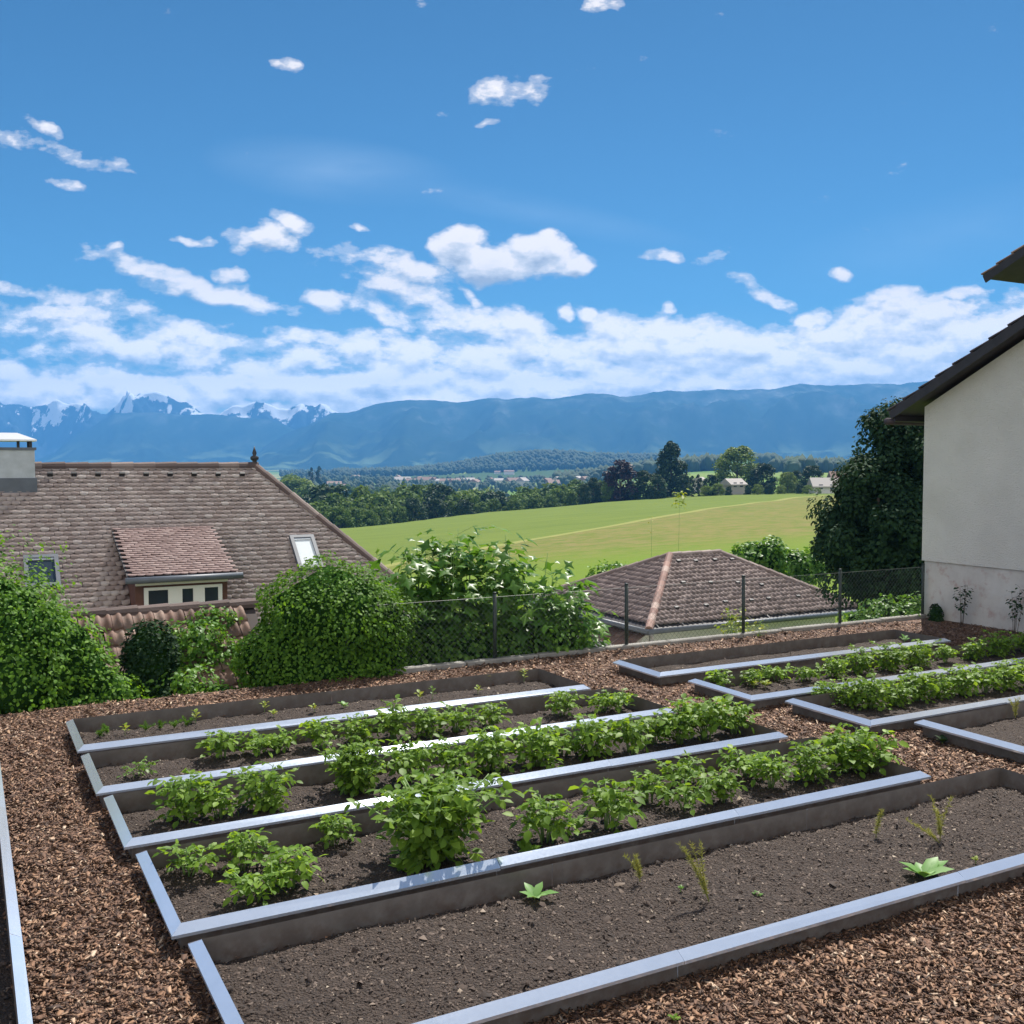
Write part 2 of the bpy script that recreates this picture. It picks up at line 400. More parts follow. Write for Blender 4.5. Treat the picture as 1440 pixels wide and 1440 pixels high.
def mount_mat(name, snow=False):
    m, nt, out = new_mat(name); c = coords(nt)
    sz = N_(nt, 'ShaderNodeSeparateXYZ', ins={0: c}).outputs[2]
    mp = N_(nt, 'ShaderNodeMapping', ins={'Vector': c}); mp.inputs['Scale'].default_value = (.008, .004, .004)
    n = noise_t(nt, mp.outputs[0], 1, 7, .65); n2 = noise_t(nt, c, .004, 5, .6)
    if snow:
        nz = N_(nt, 'ShaderNodeSeparateXYZ', ins={0: N_(nt, 'ShaderNodeNewGeometry').outputs['Normal']}).outputs[2]
        f = mth(nt, 'ADD', mth(nt, 'MULTIPLY', mth(nt, 'SUBTRACT', n, .5), 5.5), mth(nt, 'MULTIPLY', mth(nt, 'SUBTRACT', sz, 215), .004))
        col = ramp(nt, f, [(.35, (.05, .07, .08)), (.5, (.85, .87, .9))])
    else:
        f = mth(nt, 'ADD', mth(nt, 'MULTIPLY', n, 1.0), mth(nt, 'MULTIPLY', sz, .0006))
        col = ramp(nt, f, [(.40, (.022, .042, .026)), (.66, (.038, .062, .042)), (.80, (.09, .115, .10)), (.90, (.20, .22, .21)), (1.0, (.5, .5, .5))])
        low = mth(nt, 'SUBTRACT', 1.0, mth(nt, 'DIVIDE', sz, 110.0), clamp=True)
        col = mixc(nt, mth(nt, 'MULTIPLY', low, ramp(nt, n2, [(.50, (0, 0, 0)), (.58, (1, 1, 1))])), col, (.12, .17, .09))
    pbr(nt, out, col, 1.0, spec=0.0); return m
mountain_range('mountains', [(250,668),(330,664),(375,628),(400,609),(430,600),(470,580),(500,577),(530,568),(560,564),(600,562),(650,563),(700,562),(760,560),(830,556),(900,554),(1000,548),(1080,547),(1130,541),(1180,544),(1290,538),(1450,530),(1700,545),(1950,600)], 5000, 1500, -28, mount_mat('forested_mountain'), 3.1)
mountain_range('mountains', [(-500,640),(-200,625),(0,660),(70,640),(110,612),(163,581),(200,581),(260,583),(330,586),(385,590),(430,612),(520,640)], 5450, 900, -28, mount_mat('forested_mountain_far'), 9.4, .55)
mountain_range('mountains', [(-600,560),(-300,555),(-60,575),(0,566),(40,572),(85,560),(110,566),(150,592),(165,582),(182,562),(200,552),(225,556),(262,571),(300,585),(318,572),(350,568),(395,566),(440,572),(470,582),(520,600),(620,620)], 5950, 500, -28, mount_mat('snowy_mountain', True), 17.7, 2.4)

# ------------------------------------------------------------------ terrace
GZ = .055     # level of the bark mulch
def tz_at(p):
    p = np.atleast_2d(p); return fbm(p*[1, 1, 0], 1.4, 4, 5.0)*.018 + fbm(p*[1, 1, 0], .35, 2, 1.0)*.012
# kerb
mb = MB(); uu = uv(gp(548, 955, 0))[0]
while uu < 13.1:
    mb.box(P_(uu, VK-.02+random.uniform(-.006, .006), -.3), U*.985, V*.11, Z*(.41+random.uniform(-.006, .006))); uu += 1.0
kerb = mb.build('concrete_kerb', M['concrete'], bevel=.012); tag(kerb, 'long low grey concrete kerb under the wire fence at the edge of the bark mulch', 'kerb')

# ------------------------------------------------------------------ raised beds
RZ = .20; LIPW = .055; LIPD = .033
PROF = [(0, -.06), (0, RZ), (LIPW, RZ-LIPD), (LIPW, RZ-LIPD-.016), (LIPW-.004, RZ-LIPD-.016), (LIPW-.004, RZ-LIPD-.005), (.004, RZ-.006), (.004, -.06)]
beds = {}
bed_rects = []
def bed(key, ua, ub, va, vb, label, soil_seed):
    root = thing('raised_bed', label, 'raised bed', P_((ua+ub)/2, (va+vb)/2, 0), ANG, 'steel rimmed raised beds')
    L2, W2 = (ub-ua)/2, (vb-va)/2
    bed_rects.append((ua-.005, ub+.005, va-.005, vb+.005))
    sides = [((-L2, -W2), (L2, -W2), (0, -1)), ((L2, -W2), (L2, W2), (1, 0)), ((L2, W2), (-L2, W2), (0, 1)), ((-L2, W2), (-L2, -W2), (-1, 0))]
    for (p0, p1, nrm) in sides:
        p0 = np.array(p0); p1 = np.array(p1); ln = np.linalg.norm(p1-p0); d = (p1-p0)/ln; nrm = np.array(nrm)
        npan = max(1, round(ln/2.05))
        for j in range(npan):
            s0, s1 = ln*j/npan, ln*(j+1)/npan
            vs_, fs_ = [], []
            tw = random.uniform(-.006, .006); dz = random.uniform(-.003, .003)
            for e, s in ((0, s0), (1, s1)):
                for (o_, z_) in PROF:
                    ext = 0
                    if e == 0 and j == 0: ext = -o_
                    elif e == 1 and j == npan-1: ext = o_
                    elif e == 1: ext = -.0025
                    q_ = p0 + d*(s+ext) + nrm*o_
                    vs_.append((q_[0], q_[1], z_+dz+tw*(o_/LIPW)*(1 if e else .4)))
            K = len(PROF)
            for i in range(K): fs_.append([i, (i+1) % K, K+(i+1) % K, K+i])
            fs_.append(list(range(K))[::-1]); fs_.append([K+i for i in range(K)])
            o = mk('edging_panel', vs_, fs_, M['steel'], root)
            o.data.materials.append(M['steel_dull_shaded'])
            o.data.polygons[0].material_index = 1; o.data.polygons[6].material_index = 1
    # soil
    nx, ny = int((ub-ua)/.035), int((vb-va)/.035)
    gx_ = np.linspace(-L2+.001, L2-.001, nx); gy_ = np.linspace(-W2+.001, W2-.001, ny)
    GX, GY = np.meshgrid(gx_, gy_, indexing='ij'); qq = np.stack([GX.ravel(), GY.ravel(), np.zeros(nx*ny)], 1)
    zz = .080 + fbm(qq, 2.0, 3, soil_seed)*.022 + fbm(qq, 11, 4, soil_seed)*.016
    ed = np.minimum(L2-np.abs(qq[:, 0]), W2-np.abs(qq[:, 1])); zz -= .02*np.exp(-ed/.06)
    qq[:, 2] = zz
    jj = np.arange(nx*ny).reshape(nx, ny); fs_ = np.stack([jj[:-1, :-1], jj[1:, :-1], jj[1:, 1:], jj[:-1, 1:]], -1).reshape(-1, 4)
    so = mk('soil', qq, fs_, M['soil'], root, smooth=True)
    # crumbs and straw bits lying in the soil, part of the soil's surface: stuff under the bed
    ctr = P_((ua+ub)/2, (va+vb)/2); dist = np.linalg.norm(ctr[:2])
    dens = 3600 if dist < 7.5 else (1500 if dist < 10 else 700)
    nC = int(dens*(ub-ua)*(vb-va))
    cx_ = rng.uniform(-L2+.01, L2-.01, nC); cy_ = rng.uniform(-W2+.01, W2-.01, nC)
    ix = np.clip(((cx_+L2)/(2*L2)*(nx-1)).round().astype(int), 0, nx-1); iy = np.clip(((cy_+W2)/(2*W2)*(ny-1)).round().astype(int), 0, ny-1)
    cz_ = zz.reshape(nx, ny)[ix, iy]
    Pc = np.stack([cx_, cy_, cz_+.001], 1)
    TV = [(-.5,-.5,0),(.5,-.5,0),(.5,.5,0),(-.5,.5,0),(0,0,.7)]; TF = [(0,1,4),(1,2,4),(2,3,4),(3,0,4)]
    S = np.abs(rng.normal(0, 1, (nC, 1)))*.0045+.004; S[:nC//25] *= 2.4; S = S*np.stack([rng.uniform(.5, 2.2, nC), rng.uniform(.4, .9, nC), rng.uniform(.5, 1.3, nC)], 1)
    v_, f_ = inst(TV, TF, Pc, frames(rng.normal(size=(nC, 3))*.45+Z), S)
    oc = mk('soil_crumbs', v_, f_, M['crumb'], root)
    oc['kind'] = 'stuff'
    beds[key] = (ua, ub, va, vb)
    return root
def cu(px, py, z=RZ): return uv(gp(px, py, z))
r = {}
# front bed
u5 = cu(283, 1319)[0]; vn = cu(1150, 1280)[1]; vf = cu(700, 1231)[1]; print('B4 near', cu(700, 1190), cu(700, 1208, RZ-LIPD))
print('B5', u5, vn, vf)
wid = []
def rect(name, FL, NL, NR=None, L=None):
    a, b = cu(*FL); c_, d_ = cu(*NL); e = cu(*NR)[0]-LIPW if NR else c_+L
    print(name, 'FL', round(a, 2), round(b, 2), 'NL', round(c_, 2), round(d_, 2), 'u1', round(e, 2)); return (a+c_)/2, e, d_, b
r['B4'] = rect('B4', (208,1194), (253,1300), (1331,1092))
r['B3'] = rect('B3', (160,1117), (186,1178), (1106,1029))
r['B2'] = rect('B2', (126,1059), (145,1106), (946,994))
r['B1'] = rect('B1', (103,1011), (117,1047), (828,962))
LL = r['B4'][1]-r['B4'][0]
r['R1'] = rect('R1', (868,928), (932,945), (1359,902))
r['R2'] = rect('R2', (973,955), (1061,977), None, LL)
r['R3'] = rect('R3', (1112,982), (1228,1012), None, LL)
print('R4', cu(1297, 1012), 'B0', cu(45, 1440), cu(0, 1048, RZ-LIPD))
print('LL', LL)
b5r = cu(1420, 1083)[0]
print('b5r', b5r)
bed('B5', u5-.0, b5r, vn, vf, 'largest front raised bed of mostly bare dark soil with wispy fennel seedlings', 1)
bed('B4', .91, r['B4'][1], 5.20, 6.28, 'raised bed holding the biggest potato plant, just behind the bare front bed', 2)
bed('B3', .865, r['B3'][1], 6.54, 7.46, 'raised bed with a full row of potato plants, third from the front', 3)
bed('B2', .83, r['B2'][1], 7.68, 8.63, 'raised bed of potato plants next to the sparse bed by the hedge', 4)
bed('B1', .82, r['B1'][1], 8.91, 9.84, 'steel rimmed raised bed of small yellowish seedlings nearest the hedge and ivy bush', 5)
bed('R1', r['R1'][0], r['R1'][1], r['R1'][2], 9.83, 'almost empty steel rimmed raised bed beside the wire fence, near the white house', 6)
bed('R2', r['R2'][0], r['R2'][1], r['R2'][2], 8.58, 'right hand raised bed of potatoes in front of the almost empty fence side bed', 7)
bed('R3', 7.09, r['R3'][1], 6.45, 7.42, 'right hand raised bed with dense potato row, middle one of three corners pointing left', 8)
bed('R4', 7.52, 12.4, 5.15, 6.24, 'raised bed cut by the right edge with bare soil and one wispy seedling', 9)
bed('B0', -1.0, .15, 1.2, 9.75, 'raised bed cut by the left edge, running away along the mulch path', 10)

# the terrace, dug out under the beds
mb = MB(); u0, u1, v0, v1 = -22, 24, -14, VK
eds_u = [e for r_ in bed_rects for e in (r_[0]+.004, r_[0]+.02, r_[1]-.02, r_[1]-.004)]; eds_v = [e for r_ in bed_rects for e in (r_[2]+.004, r_[2]+.02, r_[3]-.02, r_[3]-.004)]
us = np.unique(np.round(np.concatenate([np.linspace(u0, u1, 231), eds_u]), 4)); vs = np.unique(np.round(np.concatenate([np.linspace(v0, v1, 126), eds_v]), 4))
UU, VV = np.meshgrid(us, vs, indexing='ij')
pts = UU[..., None]*U + VV[..., None]*V
q = pts.reshape(-1, 3)
zz = fbm(q, 1.4, 4, 5.0)*.018 + fbm(q, .35, 2, 1.0)*.012
zz = zz + GZ; qu, qv = q@U, q@V
for (a, b, c_, d_) in bed_rects: zz[(qu > a+.01) & (qu < b-.01) & (qv > c_+.01) & (qv < d_-.01)] -= .16     # dug out under the beds
pts = q + zz[:, None]*Z
ii = np.arange(len(us)*len(vs)).reshape(len(us), len(vs))
ff = np.stack([ii[:-1, :-1], ii[1:, :-1], ii[1:, 1:], ii[:-1, 1:]], -1).reshape(-1, 4)
nb = len(pts)
rim = list(ii[:, 0]) + list(ii[-1, 1:]) + list(ii[-2::-1, -1]) + list(ii[0, -2:0:-1])
low = pts[rim] - Z*1.6
allv = np.concatenate([pts, low]); k = len(rim)
sf = np.array([[rim[i], nb+i, nb+(i+1) % k, rim[(i+1) % k]] for i in range(k)])
terr_o = mk('terrace_ground', allv, np.concatenate([ff, sf]), M['mulch'], smooth=True); tag(terr_o, kind='structure')

# ------------------------------------------------------------------ bark chips on the ground
def scatter_chips():
    # sample the ground seen in the picture and some way round it, denser near the viewer
    N = 380000
    Yd = 3.2*np.exp(rng.uniform(0, math.log(15.5/3.2), N)); 
    Xd = rng.uniform(-.62, .62, N)*Yd
    keep = rng.uniform(0, 1, N) < np.minimum(1, Yd/9)**1.0     # area per sample grows with the distance
    P = np.stack([Xd, Yd, 0*Xd], 1)[keep]
    uu_ = P@U; vv_ = P@V
    ok = (vv_ < VK-.02)
    for (a, b, c_, d_) in bed_rects: ok &= ~((uu_ > a) & (uu_ < b) & (vv_ > c_) & (vv_ < d_))
    P = P[ok]; n = len(P); print('chips', n)
    P[:, 2] = tz_at(P) + GZ + .004 + rng.uniform(0, .012, n)
    TV = [(-.5,-.42,-.1),(.5,-.5,.05),(.42,.5,-.05),(-.5,.38,.1),(-.4,-.3,-.28),(.4,-.35,-.2),(.3,.4,-.25),(-.4,.3,-.2)]
    TV = np.array(TV); TV[:, 2] *= .5
    TF = [(0,1,2,3),(0,4,5,1),(1,5,6,2),(2,6,7,3),(3,7,4,0)]
    d = np.linalg.norm(P[:, :2], axis=1)
    ln = np.clip(np.abs(rng.normal(.0, .021, n))+.013, .012, .075)*(1+.02*d)
    wd = np.maximum(ln*rng.uniform(.16, .42, n), .006)
    S = np.stack([wd, ln, np.minimum(wd, .02)*.9], 1)
    Nn = rng.normal(size=(n, 3))*np.array([.42, .42, .2]) + Z
    v_, f_ = inst(TV, TF, P, frames(Nn), S)
    o = mk('bark_chips', v_, f_, M['chip']); tag(o, kind='stuff'); o['label'] = 'brown bark and wood chips covering the paths between the beds'; o['category'] = 'bark mulch'
scatter_chips()

# ------------------------------------------------------------------ potato plants
def potato(nst, h, spread, seed, mat='potato', leaf=.041):
    g_ = np.random.default_rng(seed); Pp, Nn, Uu, Ss = [], [], [], []; st = MB()
    t0 = .34 if nst < 8 else .12
    for i in range(nst):
        az = 2*math.pi*(i+g_.uniform(-.35, .35))/nst; lean = g_.uniform(.25, 1)*spread; hh = h*g_.uniform(.72, 1.05)*(1-.28*(lean/spread)**2)
        if i % 4 == 0: lean *= .25
        b = np.array([math.cos(az), math.sin(az), 0])*g_.uniform(.005, .04); e = np.array([math.cos(az), math.sin(az), 0])
        hh *= 1.22; c_ = [b + e*lean*t**1.5 + Z*hh*(t-.12*t*t) for t in np.linspace(0, 1, 6)]
        st.tube(c_, [.006, .0055, .005, .0045, .004, .003], 5)
        nl = 5+int(hh*15)
        for j in range(nl):
            t = t0+(1-t0)*(j+g_.uniform(0, .6))/nl; t = min(t, 1)
            k_ = t*5; k0 = min(int(k_), 4); p = c_[k0]*(1-(k_-k0)) + c_[k0+1]*(k_-k0)
            a2 = az + j*2.4 + g_.uniform(-.4, .4)
            ln = g_.uniform(.09, .16)*(1.15-.5*abs(t-.5))*(leaf/.041)
            up = .25+.75*t
            d = np.array([math.cos(a2), math.sin(a2), up*.95]); d /= np.linalg.norm(d)
            rp = [p + d*ln*s - Z*(ln*.42*s*s) for s in np.linspace(0, 1, 5)]
            st.tube(rp, [.0025, .002, .002, .0015, .001], 3, cap=False)
            side = np.cross(d, Z); side /= np.linalg.norm(side)
            for s, scl in ((.30, .55), (.52, .8), (.75, .95), (1.0, 1.25)):
                ks = s*4; k1 = min(int(ks), 3); q = rp[k1]*(1-(ks-k1))+rp[k1+1]*(ks-k1)
                tang = rp[min(k1+1, 4)]-rp[k1]; tang /= np.linalg.norm(tang)
                up_n = np.cross(side, tang)
                if up_n[2] < 0: up_n = -up_n
                for sd_ in ((-1, 1) if s < 1 else (0,)):
                    ld = tang*(.5 if sd_ else 1) + side*sd_*.95 - Z*g_.uniform(-.12, .38) + g_.normal(size=3)*.12
                    Pp.append(q); Uu.append(ld); Nn.append(up_n + g_.normal(size=3)*.42 + side*sd_*.15); Ss.append(leaf*scl*g_.uniform(.8, 1.2)*(.75+.4*(1-abs(t-.6))))
    Pp, Nn, Uu, Ss = map(np.array, (Pp, Nn, Uu, Ss))
    Fr = frames(Nn, up=Uu); S = np.stack([Ss*1.02, Ss*1.15, Ss], 1)
    v_, f_ = inst(*LEAF7, Pp, Fr, S)
    v_[:, 2] = np.maximum(v_[:, 2], .004)
    root = thing('potato_plant', 'x', 'potato plant', (0, 0, -50))
    mk('foliage', v_, f_, M[mat], root); st.build('stems', M['stem'], root, smooth=True)
    return root
protos = {'S': [potato(3, .13, .08, 1, 'potato2', .028), potato(4, .15, .10, 2, 'potato', .030)],
          'M': [potato(5, .22, .12, 3), potato(6, .24, .14, 4), potato(5, .20, .15, 5)],
          'L': [potato(8, .32, .17, 6), potato(9, .34, .19, 7), potato(7, .29, .15, 27)],
          'XL': [potato(28, .43, .35, 8, leaf=.041)], 'XL2': [potato(26, .41, .32, 18, leaf=.041)]}
used = set()
def put_potato(size, px, py, scale, label, group, z=.085, rz=None):
    lst = protos[size]; k = random.randrange(len(lst)); pr = lst[k]; p = gp(px, py, z); rz = random.uniform(0, 6.28) if rz is None else rz
    if id(pr) in used: return dup(pr, p, rz, scale, label, group)
    used.add(id(pr)); pr.location = tuple(p); pr.rotation_euler = (0, 0, rz); pr.scale = (scale,)*3; pr['label'] = label; pr['group'] = group; return pr
ORD = ['first', 'second', 'third', 'fourth', 'fifth', 'sixth', 'seventh', 'eighth', 'ninth', 'tenth', 'eleventh', 'twelfth', 'thirteenth', 'fourteenth', 'fifteenth', 'sixteenth', 'seventeenth', 'eighteenth']
SZ = {'S': 'small', 'M': 'medium', 'L': 'bushy', 'XL': 'huge bushy', 'XL2': 'large bushy'}
def row(plants, where, group):
    plants = sorted(plants, key=lambda t: t[1])
    for i, (s, px, py, sc) in enumerate(plants):
        put_potato(s, px, py, sc*(1.18 if py > 1040 else 1.22)*random.uniform(.80, 1.15)*(1.1 if 'XL' in s else 1), f'{SZ[s]} potato plant, {ORD[i]} from left in {where}', group)
row([('S', 268, 1232, 1.0), ('M', 362, 1268, .72), ('M', 345, 1222, .75), ('M', 408, 1248, .85), ('M', 470, 1188, .80), ('XL', 612, 1212, .98), ('M', 768, 1185, .82), ('M', 860, 1166, .95), ('M', 912, 1128, .8), ('S', 962, 1138, 1.2),
     ('M', 962, 1105, .85), ('L', 1015, 1128, .70), ('M', 1048, 1092, .85), ('L', 1085, 1108, .78), ('L', 1140, 1098, .80), ('L', 1188, 1085, .92), ('M', 1222, 1085, .85)], 'the bed behind the bare front bed', 'potato plants in the second bed from the front')
row([('L', 262, 1152, .80), ('M', 308, 1150, .85), ('L', 372, 1138, .82), ('XL2', 500, 1112, .78), ('L', 575, 1098, .95), ('L', 635, 1090, .95), ('L', 690, 1084, .9), ('L', 755, 1078, .85), ('M', 792, 1062, .9), ('L', 832, 1064, .85), ('M', 888, 1060, .95),
     ('M', 920, 1045, .8), ('L', 955, 1046, .92), ('L', 992, 1040, .95), ('L', 1032, 1032, .95)], 'the third bed from the front', 'potato plants in the third bed from the front')
row([('S', 195, 1092, .8), ('M', 312, 1066, .72), ('M', 362, 1062, .8), ('M', 392, 1056, .85), ('M', 450, 1052, .85), ('L', 505, 1046, .80), ('L', 552, 1040, .82), ('L', 600, 1036, .8), ('M', 642, 1030, .9), ('M', 690, 1024, .8), ('M', 790, 1006, .72), ('M', 850, 1000, .82), ('S', 872, 1000, .9)],
    'the fourth bed from the front', 'potato plants in the fourth bed from the front')
row([('M', 1012, 968, .6), ('M', 1055, 964, .7), ('M', 1090, 958, .8), ('M', 1135, 958, .85), ('L', 1175, 952, .7), ('L', 1210, 946, .7), ('L', 1250, 942, .7), ('L', 1290, 938, .7), ('L', 1330, 932, .7), ('L', 1370, 927, .75), ('L', 1405, 922, .8), ('L', 1438, 918, .8), ('L', 1470, 915, .8)],
    'the farther right hand bed', 'potato plants in the farther right hand bed')
row([('M', 1160, 985, .75), ('L', 1195, 992, .72), ('L', 1225, 996, .74), ('L', 1258, 992, .74), ('L', 1290, 985, .74), ('L', 1320, 982, .74), ('L', 1352, 978, .74), ('L', 1385, 974, .74), ('L', 1415, 970, .74), ('L', 1448, 966, .74), ('L', 1480, 962, .74)],
    'the nearer right hand bed', 'potato plants in the nearer right hand bed')

# ------------------------------------------------------------------ seedlings
def wispy(seed, h=.3, n=3, lean=(0, 0), mat='wisp', name='fennel_seedling', cat='fennel seedling'):
    g_ = np.random.default_rng(seed); st = MB(); P, Nn, Uu = [], [], []
    for i in range(n):
        az = g_.uniform(0, 6.28); l = g_.uniform(.03, .10); hh = h*g_.uniform(.6, 1)
        c_ = [np.array([math.cos(az)*l*t*t+lean[0]*t, math.sin(az)*l*t*t+lean[1]*t, hh*t]) for t in np.linspace(0, 1, 7)]
        st.tube(c_, np.linspace(.003, .001, 7), 4)
        for j in range(170):
            t = g_.uniform(.15, 1); k_ = t*6; k0 = min(int(k_), 5); p = c_[k0]*(1-(k_-k0))+c_[k0+1]*(k_-k0)
            d = g_.normal(size=3); d[2] = abs(d[2])*.9+.4; P.append(p); Uu.append(d); Nn.append(g_.normal(size=3))
    P, Nn, Uu = map(np.array, (P, Nn, Uu)); ln = g_.uniform(.012, .035, len(P))
    v_, f_ = inst([(0,0,0),(-.05,.4,0),(0,1,0),(.05,.4,0)], [(0,2,1),(0,3,2)], P, frames(Nn, up=Uu), np.stack([ln*1.2, ln, ln], 1))
    root = thing(name, 'x', cat); mk('foliage', v_, f_, M[mat], root); st.build('stems', M['wisp'], root); return root
def leafy(seed, n=6, ln=.08, w=.45, mat='pale', up=.5, name='leafy_seedling', cat='seedling', stemh=0):
    g_ = np.random.default_rng(seed); P, Nn, Uu, S = [], [], [], []; st = MB()
    st.tube([(0, 0, -.01), (0, 0, stemh+.01)], [.003, .002], 5)
    for i in range(n):
        az = 2.4*i+g_.uniform(-.3, .3); hh = stemh*(.3+.7*i/n); d = np.array([math.cos(az), math.sin(az), g_.uniform(.1, 1)*up*1.3])
        P.append((0, 0, hh)); Uu.append(d); Nn.append(Z*1.0-np.array([math.cos(az), math.sin(az), 0])*.6+g_.normal(size=3)*.1); l = ln*g_.uniform(.65, 1.1); S.append((l*w*1.9, l, l))
    v_, f_ = inst(*LEAF7, np.array(P), frames(np.array(Nn), up=np.array(Uu)), np.array(S)); v_[:, 2] = np.maximum(v_[:, 2], .002)
    root = thing(name, 'x', cat); mk('foliage', v_, f_, M[mat], root); st.build('stem', M['stem'], root); return root
def put(o, px, py, label, group=None, z=.085, rz=0, scale=1):
    o.location = tuple(gp(px, py, z)); o.rotation_euler = (0, 0, rz); o.scale = (scale,)*3; o['label'] = label
    if group: o['group'] = group
    return o
gf = 'fennel seedlings in the bare front bed'
put(wispy(1, .24, 3), 900, 1240, 'faint wispy yellowish fennel seedling against the far steel wall, leftmost in the front bed', gf)
put(wispy(2, .34, 5, (-.09, 0)), 997, 1268, 'tallest wispy fennel seedling leaning left in the middle of the front bed', gf)
put(wispy(3, .17, 2), 1232, 1178, 'small sparse wispy fennel seedling near the far wall of the front bed', gf)
put(wispy(4, .29, 4), 1322, 1182, 'upright wispy fennel seedling in the right part of the front bed', gf)
put(wispy(5, .14, 2, (-.14, 0)), 1322, 1186, 'low wispy fennel shoot sprawling left at the foot of the upright one', gf)
put(leafy(11, 8, .13, .33, 'pale', .8), 752, 1264, 'pale green broad leaved seedling beside the far wall of the front bed')
put(leafy(12, 9, .17, .34, 'pale', .45), 1300, 1234, 'pale grey green rosette hanging over the front steel rim')
put(leafy(13, 7, .035, .5, 'shrub', .6, stemh=.02), 1065, 1262, 'tiny green weed seedling in the middle of the bare soil', 'tiny weeds')
put(leafy(14, 5, .028, .5, 'shrub', .6, stemh=.02), 957, 1252, 'tiny green weed left of the tallest fennel seedling', 'tiny weeds')
put(leafy(15, 5, .03, .5, 'yellow', .6, stemh=.02), 1372, 1212, 'tiny yellowish weed right of the rosette in the front bed', 'tiny weeds')
put(leafy(16, 6, .035, .5, 'potato', .6, stemh=.02), 948, 1437, 'tiny green weed growing in the bark chips at the bottom edge', 'tiny weeds', z=GZ+.005)
put(leafy(17, 5, .03, .5, 'potato', .6, stemh=.02), 212, 1272, 'tiny green weed beside the left rim of the bed with the huge potato plant', 'tiny weeds', z=GZ+.005)
put(leafy(41, 7, .11, .42, 'potato', .25), 745, 1200, 'single leafy sprig drooping over the rim right of the huge potato plant')
put(leafy(42, 8, .12, .45, 'potato', .2), 570, 1226, 'low broad leaves spreading at the foot of the huge potato plant')
gs = 'seedlings in the sparse bed by the hedge'
for i, (px, py, h, mt, lb) in enumerate([(176, 1034, .10, 'yellow', 'yellow green bean seedling with two tiers of leaves, leftmost in the sparse bed'), (275, 1016, .11, 'yellow', 'yellowish thin seedling standing by the rim, second of the sparse bed'),
        (372, 1001, .10, 'yellow', 'yellow green upright seedling against the far rim, third of the sparse bed'), (385, 1008, .05, 'yellow', 'short yellow seedling close in front of a taller one'), (442, 1001, .07, 'yellow', 'thin yellow seedling against the far wall left of the white leaved one'),
        (484, 996, .04, 'pale', 'low pale seedling with whitish leaves in the sparse bed'), (590, 985, .09, 'yellow', 'bright yellow seedling in a spreading clump left of middle'), (608, 982, .12, 'potato2', 'dull green seedling beside the bright yellow clump'),
        (672, 975, .08, 'yellow', 'yellow leaved seedling in the right half of the sparse bed'), (685, 962, .10, 'wisp', 'thin faded seedling against the far wall of the sparse bed'), (737, 958, .13, 'yellow', 'tall yellow green seedling near the right end of the sparse bed'), (768, 955, .07, 'yellow', 'last yellow seedling before the right end wall')]):
    put(leafy(60+i, 8, .06 if mt != 'pale' else .075, .42, mt, .9, stemh=h, name='bean_seedling', cat='seedling'), px, py, lb, gs)
for i, (px, py) in enumerate([(140, 1036), (150, 1032), (205, 1028), (225, 1026), (245, 1024), (262, 1022)]):
    put(wispy(80+i, .08, 3, mat='shrub', name='herb_sprout', cat='herb sprout'), px, py, ['feathery green sprout in the left corner of the sparse bed', 'feathery green sprout right beside the corner one', 'low green sprout starting the mossy patch of the sparse bed', 'low green sprout second in the mossy patch', 'low green sprout third in the mossy patch', 'low green sprout ending the mossy patch'][i], 'feathery sprouts in the sparse bed')
for i, (px, py, mt, lb) in enumerate([(1060, 968, 'yellow', 'yellow leaved seedling among the potatoes, left one of two'), (1076, 968, 'yellow', 'yellow leaved seedling among the potatoes, right one of two'), (1272, 904, 'pale', 'whitish leaved seedling alone in the almost empty fence side bed')]):
    put(leafy(90+i, 9, .08, .45, mt, .8, stemh=.07, name='seedling', cat='seedling'), px, py, lb)
put(wispy(99, .22, 3, mat='wisp'), 1428, 1010, 'faint wispy seedling in the bed cut by the right edge')
put(leafy(98, 12, .07, .5, 'tree_dark', .5, stemh=.03), 1325, 1046, 'dark bluish green weed tuft at the foot of the steel corner', z=GZ+.005)
# ------------------------------------------------------------------ roofs
def to3(o, X, Yv, Nn, pts):  # local (s,t,n) -> world
    return [np.array(o)+X*a+Yv*b+Nn*c_ for a, b, c_ in pts]
BIBER_N = 6
def tile_tpl(w, L, th, kind='plain'):
    """tile: x across, y down the slope 0..L, z up. returns verts, quads"""
    k = BIBER_N; xs = np.linspace(-w/2, w/2, k+1)*.985
    if kind == 'plain': yb = L - .22*w*np.abs(np.linspace(-1, 1, k+1))**2.2; zt = np.zeros(k+1)
    else:
        yb = np.full(k+1, L); tt = np.linspace(0, 1, k+1); zt = .16*w*np.where(tt < .55, np.sin(tt/.55*math.pi), -.25*np.sin((tt-.55)/.45*math.pi))
    v = []
    for i in range(k+1): v.append((xs[i], 0, zt[i]))
    for i in range(k+1): v.append((xs[i], yb[i], zt[i]+th))
    for i in range(k+1): v.append((xs[i], yb[i], zt[i]))
    f = []
    for i in range(k): f.append((i, i+k+1, i+k+2, i+1)); f.append((i+k+1, i+2*k+2, i+2*k+3, i+k+2))
    return np.array(v), np.array(f)
